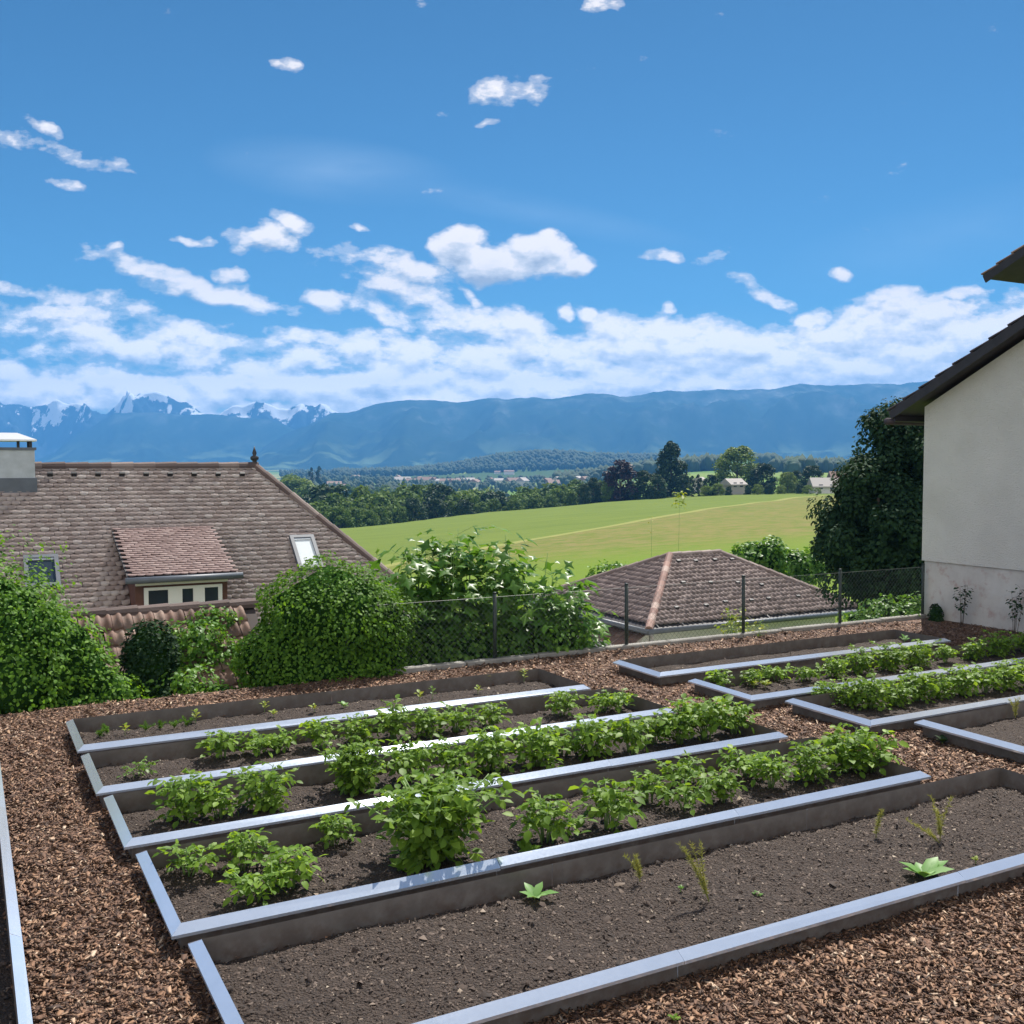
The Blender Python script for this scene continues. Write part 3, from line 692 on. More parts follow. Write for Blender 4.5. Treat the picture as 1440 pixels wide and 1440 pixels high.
def tile_roof(name, o, X, D, poly_test, s_rng, t_rng, w, exp_, mat, parent, kind='plain', stagger=True, th=.022, jit=.003):
    Nn = np.cross(D, X); 
    if Nn[2] < 0: Nn = -Nn
    TV, TF = tile_tpl(w, exp_*1.12, th, kind)
    P = []
    nr = int((t_rng[1]-t_rng[0])/exp_); g_ = np.random.default_rng(len(name)+nr)
    for j in range(nr):
        t = t_rng[0]+j*exp_; off = (w/2 if (stagger and j % 2) else 0)
        for s in np.arange(s_rng[0]+off, s_rng[1], w):
            if poly_test(s, t+exp_/2): P.append((s+g_.normal()*jit, t+g_.normal()*jit*1.2, .012+abs(g_.normal())*jit))
    P = np.array(P); n = len(P)
    Pw = np.array(o)+P[:, 0:1]*X+P[:, 1:2]*D+P[:, 2:3]*Nn
    Xs = X if np.dot(np.cross(X, D), Nn) > 0 else -X
    Rm = np.tile(np.stack([Xs, D, Nn], 1), (n, 1, 1))
    tw = g_.normal(size=n)*.012
    Rm[:, :, 0] += tw[:, None]*D
    v_, f_ = inst(TV, TF, Pw, Rm, np.ones((n, 3)))
    return mk(name, v_, f_, mat, parent)
def ridge_tiles(name, p0, p1, rad, ln, mat, parent, lift=.0):
    mb = MB(); p0, p1 = np.array(p0, float), np.array(p1, float); L = np.linalg.norm(p1-p0); d = (p1-p0)/L; n = max(1, int(L/ln))
    side = np.cross(d, Z); side /= np.linalg.norm(side); up = np.cross(side, d); ln = L/n
    for i in range(n):
        a = p0+d*i*ln; b = a+d*(ln*1.08)
        vs = []
        for (q, r_) in ((a, rad*random.uniform(.88, .94)), (b, rad*random.uniform(1.02, 1.1))):
            for k in range(8):
                t = math.pi*(k/7)*1.15-.235; vs.append(q+side*math.cos(t)*r_+up*(math.sin(t)*r_+lift))
        fs = [[k, k+1, 8+k+1, 8+k] for k in range(7)]+[[8+k for k in range(8)], [k for k in range(8)][::-1]]
        mb.add(vs, fs)
    return mb.build(name, mat, parent, smooth=False)

# ------------------------------------------------------------------ big farmhouse roof on the left
TH = R_(42); D = W*math.cos(TH)-Z*math.sin(TH); NR = W*math.sin(TH)+Z*math.cos(TH)
E = at(357, 654, 22.0)
def rl(px, py, lift=0.0):
    p = on_plane(px, py, E+NR*lift, NR); q = p-E; return float(np.dot(q, U)), float(np.dot(q, D)), p
hs, ht, _ = rl(521, 786); KH = hs/ht
SL, TE = -13.5, 8.2
farm = thing('farmhouse', 'large farmhouse with steep brown plain tile roof, dormer, two skylights and a finial, left', 'house', E-Z*9)
farm_inv = Matrix.Translation(-Vector(farm.location))
def shift(o, root):
    o.data.transform(Matrix.Translation(-Vector(root.location))) if o.type == 'MESH' else None; return o
chL = rl(50, 690)
tests = lambda s, t: (s < KH*t+.05) and s > SL
ds0, dt0, dT = rl(156, 743); ds1, dt1, dT1 = rl(297, 741)
dt0 = dt1 = (dt0+dt1)/2
BE = math.tan(R_(19))
dT = E+U*ds0+D*dt0
def proj(p):
    d = p-CAM; f = np.array([0, math.cos(PITCH), -math.sin(PITCH)]); u_ = np.array([0, math.sin(PITCH), math.cos(PITCH)])
    z_ = np.dot(d, f); return 720+F*d[0]/z_, 720-F*np.dot(d, u_)/z_
best = min(((abs(proj(dT+W*a-Z*a*BE)[1]-818), a) for a in np.arange(.3, 5, .02)))[1]
print('dormer', ds0, ds1, dt0, best, proj(dT+W*best-Z*best*BE), 'hip', KH, 'eave eh', rl(420, 780))
DW = W*math.cos(R_(19))-Z*math.sin(R_(19)); DL = best/math.cos(R_(19))
wall_t = DL-.28
def in_dormer(s, t):   # main roof tiles hidden inside the dormer body
    return ds0+.12 < s < ds1-.12 and t > dt0+.1 and (t-dt0)*math.cos(TH) < wall_t*math.cos(R_(19))
rf = tile_roof('roof', E, U, D, lambda s, t: tests(s, t) and not in_dormer(s, t), (SL, KH*TE+.3), (.05, TE), .150, .118, M['tile_old'], farm, th=.021)
shift(rf, farm)
mb = MB(); LFT = -.02
PQ = [E+U*SL, E, E+U*KH*TE+D*TE, E+U*SL+D*TE]
mb.quad(*[p+NR*LFT for p in PQ])
back = [E, E+U*SL, E+U*SL+V*TE*math.cos(TH)-Z*TE*math.sin(TH), E+U*(KH*TE)+V*TE*math.cos(TH)-Z*TE*math.sin(TH)]
mb.quad(*[p-Z*.03 for p in back]); mb.quad(E-Z*.03, back[3]-Z*.03, PQ[2]-Z*.03)
uo = mb.build('roof_underlay', M['tile_dark'], farm); shift(uo, farm)
EW = TE*math.cos(TH); ez = E-Z*TE*math.sin(TH)
bb = MB().box(ez+U*SL+W*(EW-.7)-Z*3.6, U*(KH*TE-.7-SL), V*(2*EW-1.4), Z*(3.6+.45)); shift(bb.build('wall', M['wall_cream'], farm), farm)
gb = MB(); gA = E+U*SL; gb.add([gA-Z*.1+U*.02, gA+W*EW*.93-Z*(TE*math.sin(TH)*.95)+U*.02, gA+V*EW*.93-Z*(TE*math.sin(TH)*.95)+U*.02], [[0, 1, 2]]); shift(gb.build('gable_wall', M['wall_cream'], farm), farm)
shift(ridge_tiles('ridge_tiles', E+U*SL, E+U*.05, .12, .42, M['ridge_old'], farm, -.05), farm)
shift(ridge_tiles('hip_tiles', E+U*KH*TE+D*TE, E, .10, .38, M['ridge_old'], farm, -.02), farm)
# snow guards
for i in range(9):
    s_, t_, p = rl(70+33.7*i, 669)
    g_ = MB().box(p+NR*.02-U*.05, U*.10, D*.05, NR*.09); shift(g_.build('snow_guard', M['iron'], farm), farm)
# finial
p0 = at(358, 655, 22.0); fb_ = MB().tube([p0-Z*.1, p0+Z*.06, p0+Z*.10, p0+Z*.14, p0+Z*.19, p0+Z*.22, p0+Z*.27, p0+Z*.42], [.10, .08, .04, .09, .09, .035, .05, .004], 8)
shift(fb_.build('finial', M['iron'], farm, smooth=True), farm)
# chimney straddling the slope
cs, ct, cp = rl(50, 692); cw = 1.25
zt_ = at(50, 633, cp[1])[2]
cb = MB().box(cp-U*cw-Z*1.0, U*cw, V*.85, Z*(zt_-cp[2]+1.0)); chim = cb.build('chimney', M['zinc'], farm); shift(chim, farm)
fl = MB().box(cp-U*(cw+.03)-Z*.9+W*.03, U*(cw+.06), V*.91, Z*(.9+.27)); shift(fl.build('flashing', M['flash'], chim), farm)
lip = MB().box(np.array([*cp[:2], zt_])-U*(cw+.03)+W*.03, U*(cw+.06), V*.91, Z*.05); shift(lip.build('chimney_rim', M['flash'], chim), farm)
for (a_, b_) in ((-.09, .02), (-.09, .75), (-cw+.04, .02), (-cw+.04, .75), (-.3, .1)):
    q = np.array([*cp[:2], zt_+.05])+U*a_+V*b_; shift(MB().box(q, U*.05, V*.05, Z*.16).build('cap_leg', M['iron'], chim), farm)
q = np.array([*cp[:2], zt_+.20]); c4 = [q-U*(cw+.02)+W*.05, q+U*.04+W*.05, q+U*.04+V*.9, q-U*(cw+.02)+V*.9]; t4 = [q-U*(cw-.3)+V*.25+Z*.13, q-U*.28+V*.25+Z*.13, q-U*.28+V*.6+Z*.13, q-U*(cw-.3)+V*.6+Z*.13]
cc = MB().add(c4+t4+[x-Z*.03 for x in c4], [[0,1,5,4],[1,2,6,5],[2,3,7,6],[3,0,4,7],[4,5,6,7],[8,9,1,0],[9,10,2,1],[10,11,3,2],[11,8,0,3],[11,10,9,8]])
shift(cc.build('chimney_cap', M['zinc_bright'], chim), farm)
# dormer
dorm = MB(); Lw = ds1-ds0
f0 = dT+U*.14+DW*wall_t; f1 = dT+U*(Lw-.14)+DW*wall_t
def down_to_roof(p):   # drop vertically to the main roof plane
    return p+Z*(np.dot(E-p, NR)/NR[2])
g0, g1 = down_to_roof(f0), down_to_roof(f1)
a0, a1 = dT+U*.14+DW*.05, dT+U*(Lw-.14)+DW*.05
dorm.add([f0, f1, g1, g0], [[0, 3, 2, 1]]); dorm.add([a0, f0, g0], [[0, 1, 2]]); dorm.add([a1, g1, f1], [[0, 1, 2]])
dob = dorm.build('dormer', M['wood_red'], farm); shift(dob, farm)
dr = tile_roof('dormer_roof', dT, U, DW, lambda s, t: True, (.09, Lw), (0, DL-.1), .145, .095, M['dormer_tile'], dob, th=.014); shift(dr, farm)
nd = np.cross(U, DW); nd = nd if nd[2] > 0 else -nd
sl_ = MB().box(dT-nd*.06+U*.0, U*(Lw+.0), DW*(DL-.02), nd*.055); shift(sl_.build('dormer_deck', M['wood_dark'], dob), farm)
e0 = dT+DW*(DL-.04)+nd*.02; shift(MB().tube([e0-U*.05+W*.03-Z*.02, e0+U*(Lw+.08)+W*.03-Z*.02], .055, 8).build('gutter', M['flash'], dob, smooth=True), farm)
# front band of windows
fh = (f0-g0)[2]; wx0, wx1 = .14, (Lw-.28)-.10
fw = lambda a, b: g0+U*a+Z*b+W*.0
shift(MB().box(fw(.0, fh-.20)+W*.003, U*(Lw-.28), W*.05, Z*.12).build('fascia', M['white_paint'], dob), farm)
frm = MB(); ww = wx1-wx0
zt0, zt1 = fh-.62, fh-.24
frm.box(fw(wx0, zt1-.05)+W*.003, U*ww, W*.05, Z*.05); frm.box(fw(wx0, zt0)+W*.003, U*ww, W*.05, Z*.05)
for i in range(7):
    wdt = .05 if i % 2 == 0 else .05
for a_, b_ in ((0, .07), (ww*.30, .24), (ww*.62, .20), (ww-.07, .07)):
    frm.box(fw(wx0+a_, zt0+.05)+W*.003, U*b_, W*.05, Z*(zt1-zt0-.1))
fr = frm.build('window_frame', M['white_paint'], dob); shift(fr, farm)
shift(MB().box(fw(wx0+.06, zt0+.04)+W*.002, U*(ww-.12), W*.022, Z*(zt1-zt0-.07)).build('window_pane', M['glass'], dob), farm)
# skylights
def skylight(c0, c1, c2, c3, pane, lab):
    pts = [rl(*c)[:2] for c in (c0, c1, c2, c3)]
    s0, s1 = (pts[0][0]+pts[3][0])/2, (pts[1][0]+pts[2][0])/2; t0, t1 = (pts[0][1]+pts[1][1])/2, (pts[2][1]+pts[3][1])/2
    o = E+U*s0+D*t0+NR*.03; w_, h_ = s1-s0, t1-t0
    mb = MB(); b_ = .07; mb.box(o, U*w_, D*b_, NR*.09); mb.box(o+D*(h_-b_), U*w_, D*b_, NR*.09); mb.box(o+D*b_, U*b_, D*(h_-2*b_), NR*.09); mb.box(o+D*b_+U*(w_-b_), U*b_, D*(h_-2*b_), NR*.09)
    fo = mb.build('skylight', M['flash'], farm); shift(fo, farm); fo['label'] = lab
    shift(MB().box(o+U*b_+D*b_, U*(w_-2*b_), D*(h_-2*b_), NR*.055).build('pane', pane, fo), farm)
    shift(MB().box(o+U*b_+D*b_+NR*.055, U*(w_-2*b_), D*.045, NR*.02).build('pane_bar', M['zinc'], fo), farm)
    print('sky', w_, h_)
skylight((407, 758), (441, 757), (452, 803), (418, 804), M['blind'], 'narrow skylight with a pale blind')
skylight((32, 787), (81, 785), (86, 829), (36, 831), M['blind'] if 0 else M['glass'], 'square skylight with grey blue glass')

# ------------------------------------------------------------------ old shed roof behind the hedge
shed = thing('tiled_shed', 'old shed with red clay pantile roof partly overgrown by green creepers, below the farmhouse', 'shed', at(240, 855, 13.8)-Z*3)
SR = at(356, 848, 13.5); th2 = R_(30); D2 = W*math.cos(th2)-Z*math.sin(th2); N2 = W*math.sin(th2)+Z*math.cos(th2); D2b = V*math.cos(th2)-Z*math.sin(th2)
o = tile_roof('roof', SR, U, D2, lambda s, t: True, (-3.6, -.1), (.06, 2.5), .125, .30, M['tile_red'], shed, 'pan', False, .03, .006); shift(o, shed)
o = tile_roof('roof', SR, U, D2b, lambda s, t: True, (-3.6, -.1), (.06, 2.4), .125, .30, M['tile_red'], shed, 'pan', False, .03, .006); shift(o, shed)
mb = MB().quad(SR-U*3.7-N2*.03, SR-N2*.03, SR+D2*2.5-N2*.03, SR-U*3.7+D2*2.5-N2*.03); mb.quad(SR-U*3.7-Z*.035, SR-Z*.035, SR+D2b*2.4-Z*.035, SR-U*3.7+D2b*2.4-Z*.035); shift(mb.build('roof_underlay', M['underlay'], shed), shed)
shift(ridge_tiles('ridge_tiles', SR-U*3.75, SR+U*.02, .095, .36, M['ridge_old'], shed, -.03), shed)
mb = MB().box(SR-U*3.6+W*1.95-Z*3.4, U*3.5, V*3.8, Z*(3.4-1.27)); 
mb.add([SR-U*.12+W*1.95-Z*1.25, SR-U*.12+V*1.85-Z*1.25, SR-U*.12-Z*.12], [[0, 1, 2]]); shift(mb.build('wall', M['plinth'], shed), shed)

# ------------------------------------------------------------------ bungalow with hip roof
EZ = -2.1
A0 = gp(912.5, 885, EZ); au, av = uv(A0); Cp = gp(1218, 857, EZ); Bp = gp(738, 843, EZ)
LU = uv(Cp)[0]-au; LV = uv(Bp)[1]-av; LV = min(LV, 7.4)
print('bungalow', A0, LU, LV)
hr = LV/2; RH = 1.62; sl_t = math.atan(RH/hr)
c00 = P_(au, av, EZ); c10 = P_(au+LU, av, EZ); c11 = P_(au+LU, av+LV, EZ); c01 = P_(au, av+LV, EZ)
ap0 = P_(au+hr*.95, av+LV/2, EZ+RH); ap1 = P_(au+LU-2.9, av+LV/2, EZ+RH)
print('apex px', proj(ap0), proj(ap1), 'corners', proj(c00), proj(c10), proj(c01))
bung = thing('bungalow', 'low bungalow with brown hipped tile roof beyond the wire fence', 'house', P_(au+LU/2, av+LV/2, EZ-2.4))
def roof_face(p_l, p_r, top_l, top_r, seed):
    X = p_r-p_l; L = np.linalg.norm(X); X = X/L
    mid = (top_l+top_r)/2; t_ = mid-p_l; Dn = -(t_-X*np.dot(t_, X)); hgt = np.linalg.norm(Dn); Dn = Dn/hgt
    a, b = np.dot(top_l-p_l, X), np.dot(top_r-p_l, X)
    o_ = p_l-Dn*hgt    # top line level
    def inside(s, t):
        k = t/hgt; return a*(1-k)-.02 <= s <= L-(L-b)*(1-k)+.02
    return o_, X, Dn, inside, L, hgt
for (pl, pr, tl, tr) in ((c00, c10, ap0, ap1), (c01, c00, ap0, ap0), (c11, c01, ap1, ap0), (c10, c11, ap1, ap1)):
    o_, X, Dn, ins_, L, hg = roof_face(pl, pr, tl, tr, 1)
    o = tile_roof('roof', o_, X, Dn, ins_, (0, L), (0, hg-.02), .175, .23, M['tile_dark'], bung, 'pan', False, .020, .008); shift(o, bung)
mb = MB(); cs4 = [c00, c10, c11, c01]; mb.add([c-Z*.02 for c in cs4]+[ap0-Z*.02, ap1-Z*.02], [[0, 1, 5, 4], [1, 2, 5], [2, 3, 4, 5], [3, 0, 4]]); 
mb.add([c-Z*.15 for c in cs4]+[c-Z*.025 for c in cs4], [[3, 2, 1, 0], [0, 1, 5, 4], [1, 2, 6, 5], [2, 3, 7, 6], [3, 0, 4, 7]])
shift(mb.build('eaves', M['wood_dark'], bung), bung)
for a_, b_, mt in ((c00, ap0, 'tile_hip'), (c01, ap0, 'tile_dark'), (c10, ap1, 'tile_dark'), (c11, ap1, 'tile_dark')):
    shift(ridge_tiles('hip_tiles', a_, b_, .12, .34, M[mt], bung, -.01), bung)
shift(ridge_tiles('ridge_tiles', ap0, ap1, .12, .34, M['tile_dark'], bung, -.01), bung)
shift(MB().tube([c00+W*.06-U*.06-Z*.06, c10+W*.06+U*.1-Z*.06], .07, 8).tube([c00+W*.06-U*.06-Z*.06, c01-U*.06-Z*.06], .07, 8).build('gutter', M['flash'], bung, smooth=True), bung)
wl = MB().box(c00+U*.6+V*.6-Z*2.7, U*(LU-1.2), V*(LV-1.2), Z*2.56); shift(wl.build('wall', M['wall_cream'], bung), bung)
for s0_, w_ in ((3.1, .42),):
    wo = MB().box(c00+U*s0_+V*.6-Z*.72+W*.003, U*w_, W*.03, Z*.22).build('vent_window', M['wood_dark'], bung); shift(wo, bung)
shift(MB().box(c00+U*.9+V*.6-Z*.95+W*.003, U*.22, W*.03, Z*.25).build('vent_window', M['wood_dark'], bung), bung)
shift(MB().box(c00+U*5.0+V*.6-Z*2.4+W*.003, U*2.6, W*.04, Z*1.9).build('garage_door', M['flash'], bung), bung)
M['bounce_slab'] = mat_simple('pale_bounce_slab', (.46, .43, .38), .9, 20, .3, 80, .5)
bounce_mb = MB().box(c00-U*4.5-V*6.0-Z*1.85, U*(LU+8), V*(LV+7.5), Z*.3); yo = bounce_mb.build('added_bounce_slab', M['bounce_slab']); tag(yo, kind='structure')  # pale slab added to bounce light up onto the bungalow wall
Nf = np.cross(c10-c00, ap0-c00); Nf = Nf/np.linalg.norm(Nf); Nf = Nf if Nf[2] > 0 else -Nf
for (x_, y_) in [(530,800),(660,790),(745,775),(860,768),(935,760),(1065,750),(615,595),(540,595),(700,590),(775,588),(560,690),(905,700),(800,690),(680,690)]:
    p = on_plane(780+x_*.3194, 600+y_*.3194, c00, Nf)
    shift(MB().box(p+Nf*.02-U*.07, U*.14, W*.08-Z*.03, Nf*.07).build('snow_guard', M['wood_dark'], bung), bung)
# small tiled wall roof left of it
q0 = gp(905, 893, -2.4); 
cop = thing('tiled_garden_wall', 'white garden wall capped with red clay tiles left of the bungalow', 'wall', q0-Z*2.3)
o = tile_roof('tile_cap', q0-V*0, V, (-U*.85-Z*.5)/np.linalg.norm(-U*.85-Z*.5), lambda s, t: True, (0, 6), (0, .66), .22, .32, M['tile_red'], cop, 'pan', False); shift(o, cop)
shift(MB().box(q0-U*.06-Z*2.3, V*6.1, U*.25, Z*2.28).build('wall', M['wall_cream'], cop), cop)
for i, (px, py) in enumerate([(990, 820), (1047, 812), (893, 821)]):
    pass

# ------------------------------------------------------------------ white house on the right
HU, HV = 13.30, 11.13
CB = P_(HU, HV, 0); print('house corner', proj(CB), proj(CB+Z*3.34))
HL, HW = 8.0, 9.5      # along U, along W
TP = math.tan(R_(27.5)); zc = 3.36
hs_ = thing('white_house', 'white rendered house with grey plinth and dark brown tiled gable roof at the right edge', 'house', P_(HU+HL/2, HV-HW/2, 0))
gable = [CB+Z*.95, CB+W*HW+Z*.95, CB+W*HW+Z*zc, CB+W*HW/2+Z*(zc+TP*HW/2), CB+Z*zc]
mb = MB(); g2 = [p+U*HL for p in gable]
mb.add(gable+g2, [[0, 1, 2, 3, 4], [9, 8, 7, 6, 5], [0, 4, 9, 5], [1, 6, 7, 2], [4, 3, 8, 9], [3, 2, 7, 8]])
shift(mb.build('wall', M['render'], hs_), hs_)
shift(MB().box(CB+U*.03-V*.03-Z*1.2, U*(HL-.06), W*(HW-.06), Z*(1.2+.955)).build('plinth', M['plinth'], hs_), hs_)
# roof: two slopes with stepped tiles, verge overhang toward -U
DR = (V*1-Z*TP)/math.hypot(1, TP); DRb = (W*1-Z*TP)/math.hypot(1, TP)
OV = .30; EVO = .40
rp = CB+W*HW/2+Z*(zc+TP*HW/2+.10)-U*OV
slope = HW/2*math.hypot(1, TP)+EVO*math.hypot(1, TP)
nr_ = np.cross(U, DR); nr_ = nr_ if nr_[2] > 0 else -nr_
def slab_roof(o_, Dn, Ln, W_, parent, root, nm='roof', mat='tile_black', ex=.34):
    X = U; Nn = np.cross(X, Dn); Nn = Nn if Nn[2] > 0 else -Nn
    mb = MB(); k = int(Ln/ex)+1; st0 = Ln-k*ex
    for j in range(k):
        t = st0+j*ex; a = max(t, 0)
        for i in range(int(W_/.3)):
            mb.box(o_+X*(i*.3)+Dn*a+Nn*(.05), X*.296, Dn*(t+ex*1.13-a)+Nn*.035, Nn*.03)
    ob = mb.build(nm, M[mat], parent, bevel=.006); shift(ob, root)
    bd = MB().box(o_+X*.03-Nn*.03+Dn*.0, X*(W_-.06), Dn*(Ln-.02), Nn*.07); b2 = bd.build('roof_deck', M['wood_dark'], parent); shift(b2, root)
    vb = MB().box(o_-X*.0-Nn*.07, X*.028, Dn*(Ln+.02), Nn*.13); shift(vb.build('barge_board', M['wood_dark'], parent), root)
slab_roof(rp, DR, slope, HL+.6, hs_, hs_); slab_roof(rp, DRb, slope, HL+.6, hs_, hs_)
ee = rp+DR*slope
shift(MB().box(ee-nr_*.13-DR*.02+U*.03, U*(HL+.5), DR*.03, nr_*.12).build('fascia', M['wood_dark'], hs_), hs_)
shift(MB().tube([ee+DR*.08-Z*.07-U*.02, ee+DR*.08-Z*.07+U*(HL+.5)], .055, 8).build('gutter', M['tile_black'], hs_, smooth=True), hs_)
# taller part of the house further back from the gable
tip = at(1388, 402, 17.05)
a2 = 1.6; s2 = .72
wb = P_(HU+a2+.45, uv(tip)[1]-s2, 0); HW2 = 6.6
TP2 = math.tan(R_(25)); zt2 = tip[2]+.02+s2*TP2
gb2 = [wb+Z*2.5, wb+W*HW2+Z*2.5, wb+W*HW2+Z*zt2, wb+W*HW2/2+Z*(zt2+TP2*HW2/2), wb+Z*zt2]; gg = [p+U*5.5 for p in gb2]
shift(MB().add(gb2+gg, [[0, 1, 2, 3, 4], [9, 8, 7, 6, 5], [0, 4, 9, 5], [1, 6, 7, 2], [4, 3, 8, 9], [3, 2, 7, 8]]).build('upper_wall', M['render'], hs_), hs_)
DU_ = (V-Z*TP2)/math.hypot(1, TP2); DUb = (W-Z*TP2)/math.hypot(1, TP2)
rp2 = wb+W*HW2/2+Z*(zt2+TP2*HW2/2+.1)-U*.45
sl2 = (HW2/2+s2)*math.hypot(1, TP2)
slab_roof(rp2, DU_, sl2, 6.2, hs_, hs_, 'upper_roof', 'tile_red', .30); slab_roof(rp2, DUb, sl2, 6.2, hs_, hs_, 'upper_roof', 'tile_red', .30)
print('tip', proj(rp2+DU_*sl2))

# ------------------------------------------------------------------ wire fence
def kpt(px, py, z=.06): 
    u_, _ = uv(gp(px, py, z)); return u_
fu = [kpt(708, 935), kpt(891, 914), kpt(1053, 896), kpt(1196, 883)]
st_ = np.mean(np.diff(fu)); fu = [fu[0]-st_*.98] + fu + [HU-.06]
print('fence posts', fu)
fen = thing('wire_fence', 'chain link wire fence with dark posts standing on the concrete kerb', 'fence', P_(fu[3], VK+.04, .05))
fz0, fz1 = .10, .86; fv = VK+.045
posts_top = {}
for i, u_ in enumerate(fu):
    p = P_(u_, fv, 0); lean = random.uniform(-.012, .012)
    shift(MB().tube([p, p+Z*.90+U*lean], .024, 8).tube([p+Z*.90+U*lean, p+Z*.915+U*lean], [.028, .02], 8).build('post', M['post'], fen, smooth=True), fen)
mb = MB(); sp = .07
ua_, ub_ = fu[0], fu[-1]; hgt = fz1-fz0; rr = .0014
def wire(a, b, r_=rr):
    mb.tube([a, b], r_, 3, cap=False)
k = 0; x = ua_-hgt
while x < ub_:
    for sgn in (1, -1):
        x0, x1 = (x, x+hgt) if sgn == 1 else (x+hgt, x)
        z0, z1 = fz0, fz1
        # clip to span
        def clipz(xa, za, xb, zb, lo, hi):
            pa, pb = [xa, za], [xb, zb]
            for P1, P2 in ((pa, pb), (pb, pa)):
                if P1[0] < lo: t = (lo-P1[0])/(P2[0]-P1[0]); P1[1] += (P2[1]-P1[1])*t; P1[0] = lo
                if P1[0] > hi: t = (hi-P1[0])/(P2[0]-P1[0]); P1[1] += (P2[1]-P1[1])*t; P1[0] = hi
            return pa, pb
        if max(x0, x1) <= ua_ or min(x0, x1) >= ub_: continue
        pa, pb = clipz(x0, z0, x1, z1, ua_, ub_)
        wire(P_(pa[0], fv-.028+sgn*.002, pa[1]), P_(pb[0], fv-.028+sgn*.002, pb[1]))
    x += sp
for zz_ in (fz0+.01, fz1): wire(P_(ua_, fv-.028, zz_), P_(ub_, fv-.028, zz_), .0015)
shift(mb.build('wire_mesh', M['wire'], fen), fen)
# ------------------------------------------------------------------ hedges and shrubs
def ico(sub=3):
    import bmesh
    bm = bmesh.new(); bmesh.ops.create_icosphere(bm, subdivisions=sub, radius=1)
    v = np.array([x.co[:] for x in bm.verts]); f = np.array([[q.index for q in p.verts] for p in bm.faces]); bm.free(); return v, f
ICO3, ICO2, ICO1 = ico(4), ico(2), ico(1)
def bush(name, label, cat, ells, nleaf, size, mat, core_mat, group=None, depth=.35, rough=.16, nsc=2.0, tpl=LEAF7, droop=.5, zmin=-9, seed=0, wide=1.0, core=.80, tuft=0):
    """ells: (cx,cy,cz,rx,ry,rz) in world space"""
    base = np.array([np.mean([e[0] for e in ells]), np.mean([e[1] for e in ells]), min(e[2]-e[5] for e in ells)])
    root = thing(name, label, cat, base, 0, group)
    E_ = np.array(ells, float); area = (E_[:, 3]*E_[:, 5]+E_[:, 4]*E_[:, 5]+E_[:, 3]*E_[:, 4]); prob = area/area.sum()
    k = rng.choice(len(E_), nleaf, p=prob); d = rng.normal(size=(nleaf, 3)); d /= np.linalg.norm(d, axis=1, keepdims=True)
    c_, rr_ = E_[k, :3], E_[k, 3:]
    sz_ = rr_.mean(axis=1)
    q = c_ + d*rr_
    nz = fbm(q, nsc, 3, seed+k[0]*0.0)
    fac = 1 + rough*nz*1.6 - depth*rng.uniform(0, 1, nleaf)**2.2*np.clip(.5+nz, .2, 1) + tuft*rng.uniform(0, 1, nleaf)**6
    P = c_ + d*rr_*fac[:, None]
    ok = P[:, 2] > zmin
    for j in range(len(E_)):
        ins_ = np.sum(((P-E_[j, :3])/E_[j, 3:])**2, axis=1) < .62
        ok &= ~(ins_ & (k != j))
    P, d = P[ok], d[ok]; n = len(P)
    Nn = d*.8 + Z*.55 + rng.normal(size=(n, 3))*.45
    up = -Z*droop + d*.6 + rng.normal(size=(n, 3))*.5
    s = size*rng.uniform(.6, 1.3, n)
    v_, f_ = inst(*tpl, P-base, frames(Nn, up=up), np.stack([s*wide, s, s], 1))
    mk('foliage', v_, f_, M[mat], root)
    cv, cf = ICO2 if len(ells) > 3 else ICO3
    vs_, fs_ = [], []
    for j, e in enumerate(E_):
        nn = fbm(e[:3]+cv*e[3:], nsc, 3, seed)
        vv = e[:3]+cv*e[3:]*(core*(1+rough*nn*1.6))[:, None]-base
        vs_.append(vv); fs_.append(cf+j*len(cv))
    mk('bush_core', np.concatenate(vs_), np.concatenate(fs_), M[core_mat], root, smooth=True)
    return root
def el(px, py, Y, rx, ry, rz):
    p = at(px, py, Y); return (*p, rx, ry, rz)
M['leaf_core'] = mat_simple('dark_bush_core', (.020, .052, .010), 1.0, 8, .5, 30, .8, .05, 0, 0.0)  # solid core in a darker green than the leaves, stops see-through
# left hedge mass
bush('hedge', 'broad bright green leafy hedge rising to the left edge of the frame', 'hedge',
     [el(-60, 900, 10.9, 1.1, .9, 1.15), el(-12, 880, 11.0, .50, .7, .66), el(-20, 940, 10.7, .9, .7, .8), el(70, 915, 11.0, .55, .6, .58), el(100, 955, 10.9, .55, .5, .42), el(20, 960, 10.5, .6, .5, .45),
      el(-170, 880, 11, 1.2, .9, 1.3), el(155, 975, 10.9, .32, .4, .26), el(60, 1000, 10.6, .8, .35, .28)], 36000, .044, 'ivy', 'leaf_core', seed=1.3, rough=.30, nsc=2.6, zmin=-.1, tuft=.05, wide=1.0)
bush('ivy_stump', 'rounded dark ivy clad stump between the hedge and the shed roof', 'ivy',
     [el(213, 925, 11.6, .30, .32, .42), el(215, 985, 11.5, .36, .3, .3)], 3200, .045, 'ivy_dark', 'leaf_core', seed=4, rough=.12, zmin=-.1, wide=1.2)
bush('shrub', 'loose light green shrub growing over the lower shed roof right of the ivy stump', 'shrub',
     [el(262, 965, 11.6, .30, .3, .22), el(280, 900, 12.3, .26, .26, .22), el(245, 905, 12.4, .16, .2, .2), el(300, 870, 12.9, .26, .22, .14), el(318, 925, 12.4, .24, .22, .2), el(270, 925, 12.2, .25, .25, .2)], 3600, .055, 'shrub', 'shrub', seed=8, rough=.5, nsc=4, zmin=-.3, core=.25, depth=.8, tuft=.3)
